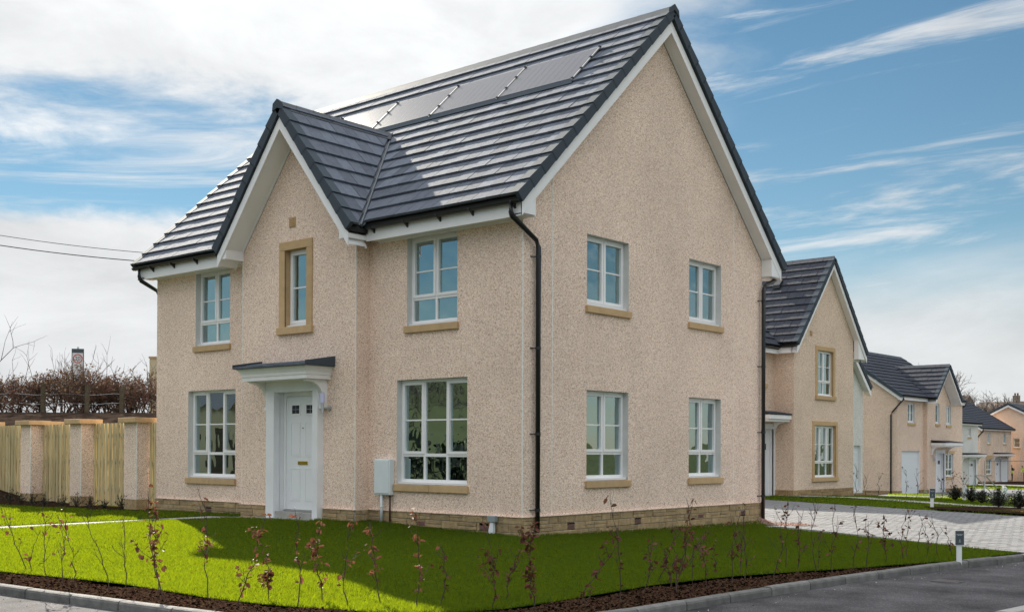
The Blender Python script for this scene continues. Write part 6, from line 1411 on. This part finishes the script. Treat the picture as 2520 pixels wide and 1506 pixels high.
# ================================================================ WORKERS
def person(x, y, label, pose, hv):
    z = H(x, y); s = thing('person', label, 'person', (x, y, z), 'workers by the far right house'); hgt = 1.78*1.08
    J = pose; names = list(J); bm = bmesh.new(); vs = {k: bm.verts.new((x+J[k][0], y+J[k][1], z+J[k][2]*hgt/1.78)) for k in names}
    E_ = [('pel', 'che'), ('che', 'nec'), ('nec', 'hea'), ('hea', 'top'), ('che', 'shl'), ('shl', 'ell'), ('ell', 'hal'), ('hal', 'fil'), ('che', 'shr'), ('shr', 'elr'), ('elr', 'har'), ('har', 'fir'), ('pel', 'hil'), ('hil', 'knl'), ('knl', 'anl'), ('anl', 'tol'), ('pel', 'hir'), ('hir', 'knr'), ('knr', 'anr'), ('anr', 'tor')]
    for a, b in E_: bm.edges.new((vs[a], vs[b]))
    me = bpy.data.meshes.new('body'); bm.to_mesh(me); bm.free()
    rad = dict(pel=.15, che=.17, nec=.065, hea=.10, top=.085, shl=.08, ell=.05, hal=.04, fil=.03, shr=.08, elr=.05, har=.04, fir=.03, hil=.11, knl=.07, anl=.05, tol=.04, hir=.11, knr=.07, anr=.05, tor=.04)
    o = bpy.data.objects.new('body', me); COL.objects.link(o); sk = o.modifiers.new('skin', 'SKIN'); 
    for i, k in enumerate(names): me.skin_vertices[0].data[i].radius = (rad[k], rad[k]); me.skin_vertices[0].data[i].use_root = (k == 'pel')
    ss_ = o.modifiers.new('sub', 'SUBSURF'); ss_.levels = 2; ss_.render_levels = 2
    dg = bpy.context.evaluated_depsgraph_get(); m2 = bpy.data.meshes.new_from_object(o.evaluated_get(dg)); bpy.data.objects.remove(o)
    for mm in ('darkcloth', 'skin', 'hiviz', 'helmet'): m2.materials.append(M[mm])
    hz_ = J['nec'][2]*hgt/1.78+z
    for p in m2.polygons:
        c = p.center; p.use_smooth = True
        if c.z > hz_+.17: p.material_index = 3
        elif c.z > hz_+.02: p.material_index = 1
        elif min((Vector((c.x-x, c.y-y, (c.z-z)*1.78/hgt))-Vector(J[k])).length for k in ('fil', 'fir')) < .09: p.material_index = 1
        elif hv(c.x-x, c.z-z): p.material_index = 2
    m2.transform(Matrix.Translation(-off_of(s))); o = bpy.data.objects.new('body', m2); COL.objects.link(o); o.parent = s
P1 = dict(pel=(0, 0, .93), che=(0, .02, 1.28), nec=(.02, 0, 1.50), hea=(.04, -.02, 1.62), top=(.04, -.02, 1.76), shl=(-.19, 0, 1.40), ell=(-.16, -.12, 1.14), hal=(.08, -.26, 1.16), fil=(.18, -.28, 1.20), shr=(.19, 0, 1.40), elr=(.28, -.10, 1.14), har=(.40, -.22, 1.28), fir=(.50, -.25, 1.34), hil=(-.09, 0, .88), knl=(-.10, -.03, .48), anl=(-.12, .02, .08), tol=(-.10, -.16, .03), hir=(.09, 0, .88), knr=(.14, -.08, .50), anr=(.10, .0, .08), tor=(.16, -.16, .03))
P2 = dict(P1); P2.update(che=(-.12, 0, 1.24), nec=(-.20, -.02, 1.45), hea=(-.27, -.04, 1.55), top=(-.32, -.04, 1.68), shl=(-.26, 0, 1.36), ell=(-.36, -.15, 1.12), hal=(-.30, -.30, .98), fil=(-.26, -.36, .92), shr=(.06, .02, 1.36), elr=(.16, -.12, 1.12), har=(.02, -.28, 1.0), fir=(-.04, -.34, .95))
person(-29.2, 120.9, 'person in dark clothes and a yellow vest holding a pole, beside the ladder', P1, lambda dx, dz: .95 < dz < 1.25)
person(-27.75, 121.1, 'person leaning forward in a yellow vest by the ladder, at right edge', P2, lambda dx, dz: 1.0 < dz < 1.55)
# ================================================================ TREES
def bare_tree(x, y, z, hh, label, seed, r=.34, depth=4, spread=.55):
    rn = random.Random(seed); s = thing('bare_tree', label, 'tree', (x, y, z), 'leafless trees behind the houses'); segs = []
    q = MB(); top = Vector((x+rn.gauss(0, .2), y, z+hh*.35)); q.tube([(x, y, z-.3), tuple(top)], r, 7, cap=False, r2=r*.7); add('trunk', q, 'treebark', s)
    for _ in range(5): grow(segs, top-Vector((0, 0, rn.uniform(0, hh*.12))), Vector((rn.gauss(0, .5), rn.gauss(0, .5), 1)).normalized(), hh*.30, r*.45, depth-1, rn, spread, .06, .14, 3, .66)
    add('crown', twig_mesh(segs, '', '', rmin=.020), 'treebark', s, fix=False, kind='stuff')
tl = ['tall leafless tree rising right of the small porch gable', 'leafless tree left of the far chimney', 'spreading leafless tree between the two far chimneys', 'leafless tree farther right behind the brown roof', 'fine leafless treetop peeping over the main roof of third house', 'leafless tree at the right edge above the far gable', 'short leafless tree between the far chimneys and gable']
for i, (u, vt, dep, zz) in enumerate(((2343, 905, 150, 1), (2385, 945, 160, 1), (2427, 955, 158, 1), (2455, 960, 162, 1), (2258, 886, 150, 1), (2517, 962, 170, 1), (2475, 968, 168, 1))):
    p = to_world(u, dep); topz = 1.15+(1085-vt)/2832*dep; bare_tree(p.x, p.y, zz-2, (topz-zz+2)*1.15, tl[i], 900+i)
p = to_world(8, 47); 
bw_ = thing('hedge_whip', 'long bare branch reaching up into the sky at the left edge', 'branch', (p.x-.9, p.y, H(p.x, p.y))); segs = []
rn = random.Random(77); grow(segs, Vector((p.x-1.0, p.y-.6, H(p.x, p.y)+1.2)), Vector((.55, .5, .75)).normalized(), 2.2, .03, 2, rn, .5, .02, .12, 2, .6); add('branches', twig_mesh(segs, '', ''), 'hedgebark', bw_, fix=False)

# ================================================================ THE OTHER SIDE OF THE STREET (seen in the window glass)
og_ = thing('garage_building', 'single storey buff garage across the corner, left of and behind the viewpoint', 'garage', (-35, -18, H(-35, -18)))
ca_ = math.radians(40); go = Vector((-35.5, -17.5, 0)); GU = Vector((math.cos(ca_)*-1, math.sin(ca_), 0)); gf = frame(go-GU*6, GU, Vector((math.sin(ca_), math.cos(ca_), 0))); gz0 = H(-35, -18)
q = MB(); q.fbox(gf, 0, 12, gz0-.3, 3.3, -6, 0); add('wall', q, 'wallbuff', og_); q = MB(); q.prism([gf(-.2, 3.3, .3), gf(-.2, 3.3, -6.3), gf(-.2, 4.6, -3)], [gf(12.2, 3.3, .3), gf(12.2, 3.3, -6.3), gf(12.2, 4.6, -3)]); add('roof', q, 'tile_dark', og_)
q = MB(); q.fbox(gf, 4.6, 5.6, gz0, 2.1, 0, .04); add('door', q, 'post_wood', og_); q = MB(); q.fbox(gf, 7.4, 9.0, 1.0, 2.0, 0, .04); add('window', q, 'cap', og_)
rn = random.Random(5); q = MB()
for _ in range(2600):
    t = rn.uniform(-16, 30); b = Vector((-27, -30, 0))+Vector((.75, -.66, 0))*t; w_ = rn.gauss(0, .6); zz = H(b.x, b.y)+rn.uniform(0, 2.6)*rn.uniform(.6, 1); c = Vector((b.x+w_, b.y+w_, zz)); a = Vector((rn.gauss(0, 1), rn.gauss(0, 1), rn.gauss(0, 1))).normalized(); d = a.cross(Vector((rn.gauss(0, 1), rn.gauss(0, 1), 1))).normalized(); s_ = rn.uniform(.2, .4); q.poly([c-a*s_, c+d*s_*.6, c+a*s_, c-d*s_*.6])
add('roadside_hedge', q, 'evergreen', kind='stuff', fix=False)
bare_tree(-25, -36, H(-25, -36), 7.5, 'leafless tree on the hillside behind the viewpoint, beside the dark hedge', 990, r=.16)
bare_tree(-36, -33, H(-36, -33), 6.5, 'second leafless tree farther along the dark hedge on the hillside', 991, r=.14)
far_house(52, 48, -1.5, 3.6, 5.6, 9, 8, 'distant brown house across the street with its chimney at one end', [55])
far_house(66, 58, -1.5, 3.8, 6.0, 9, 8, 'distant brown house farther across the street behind another', [63])
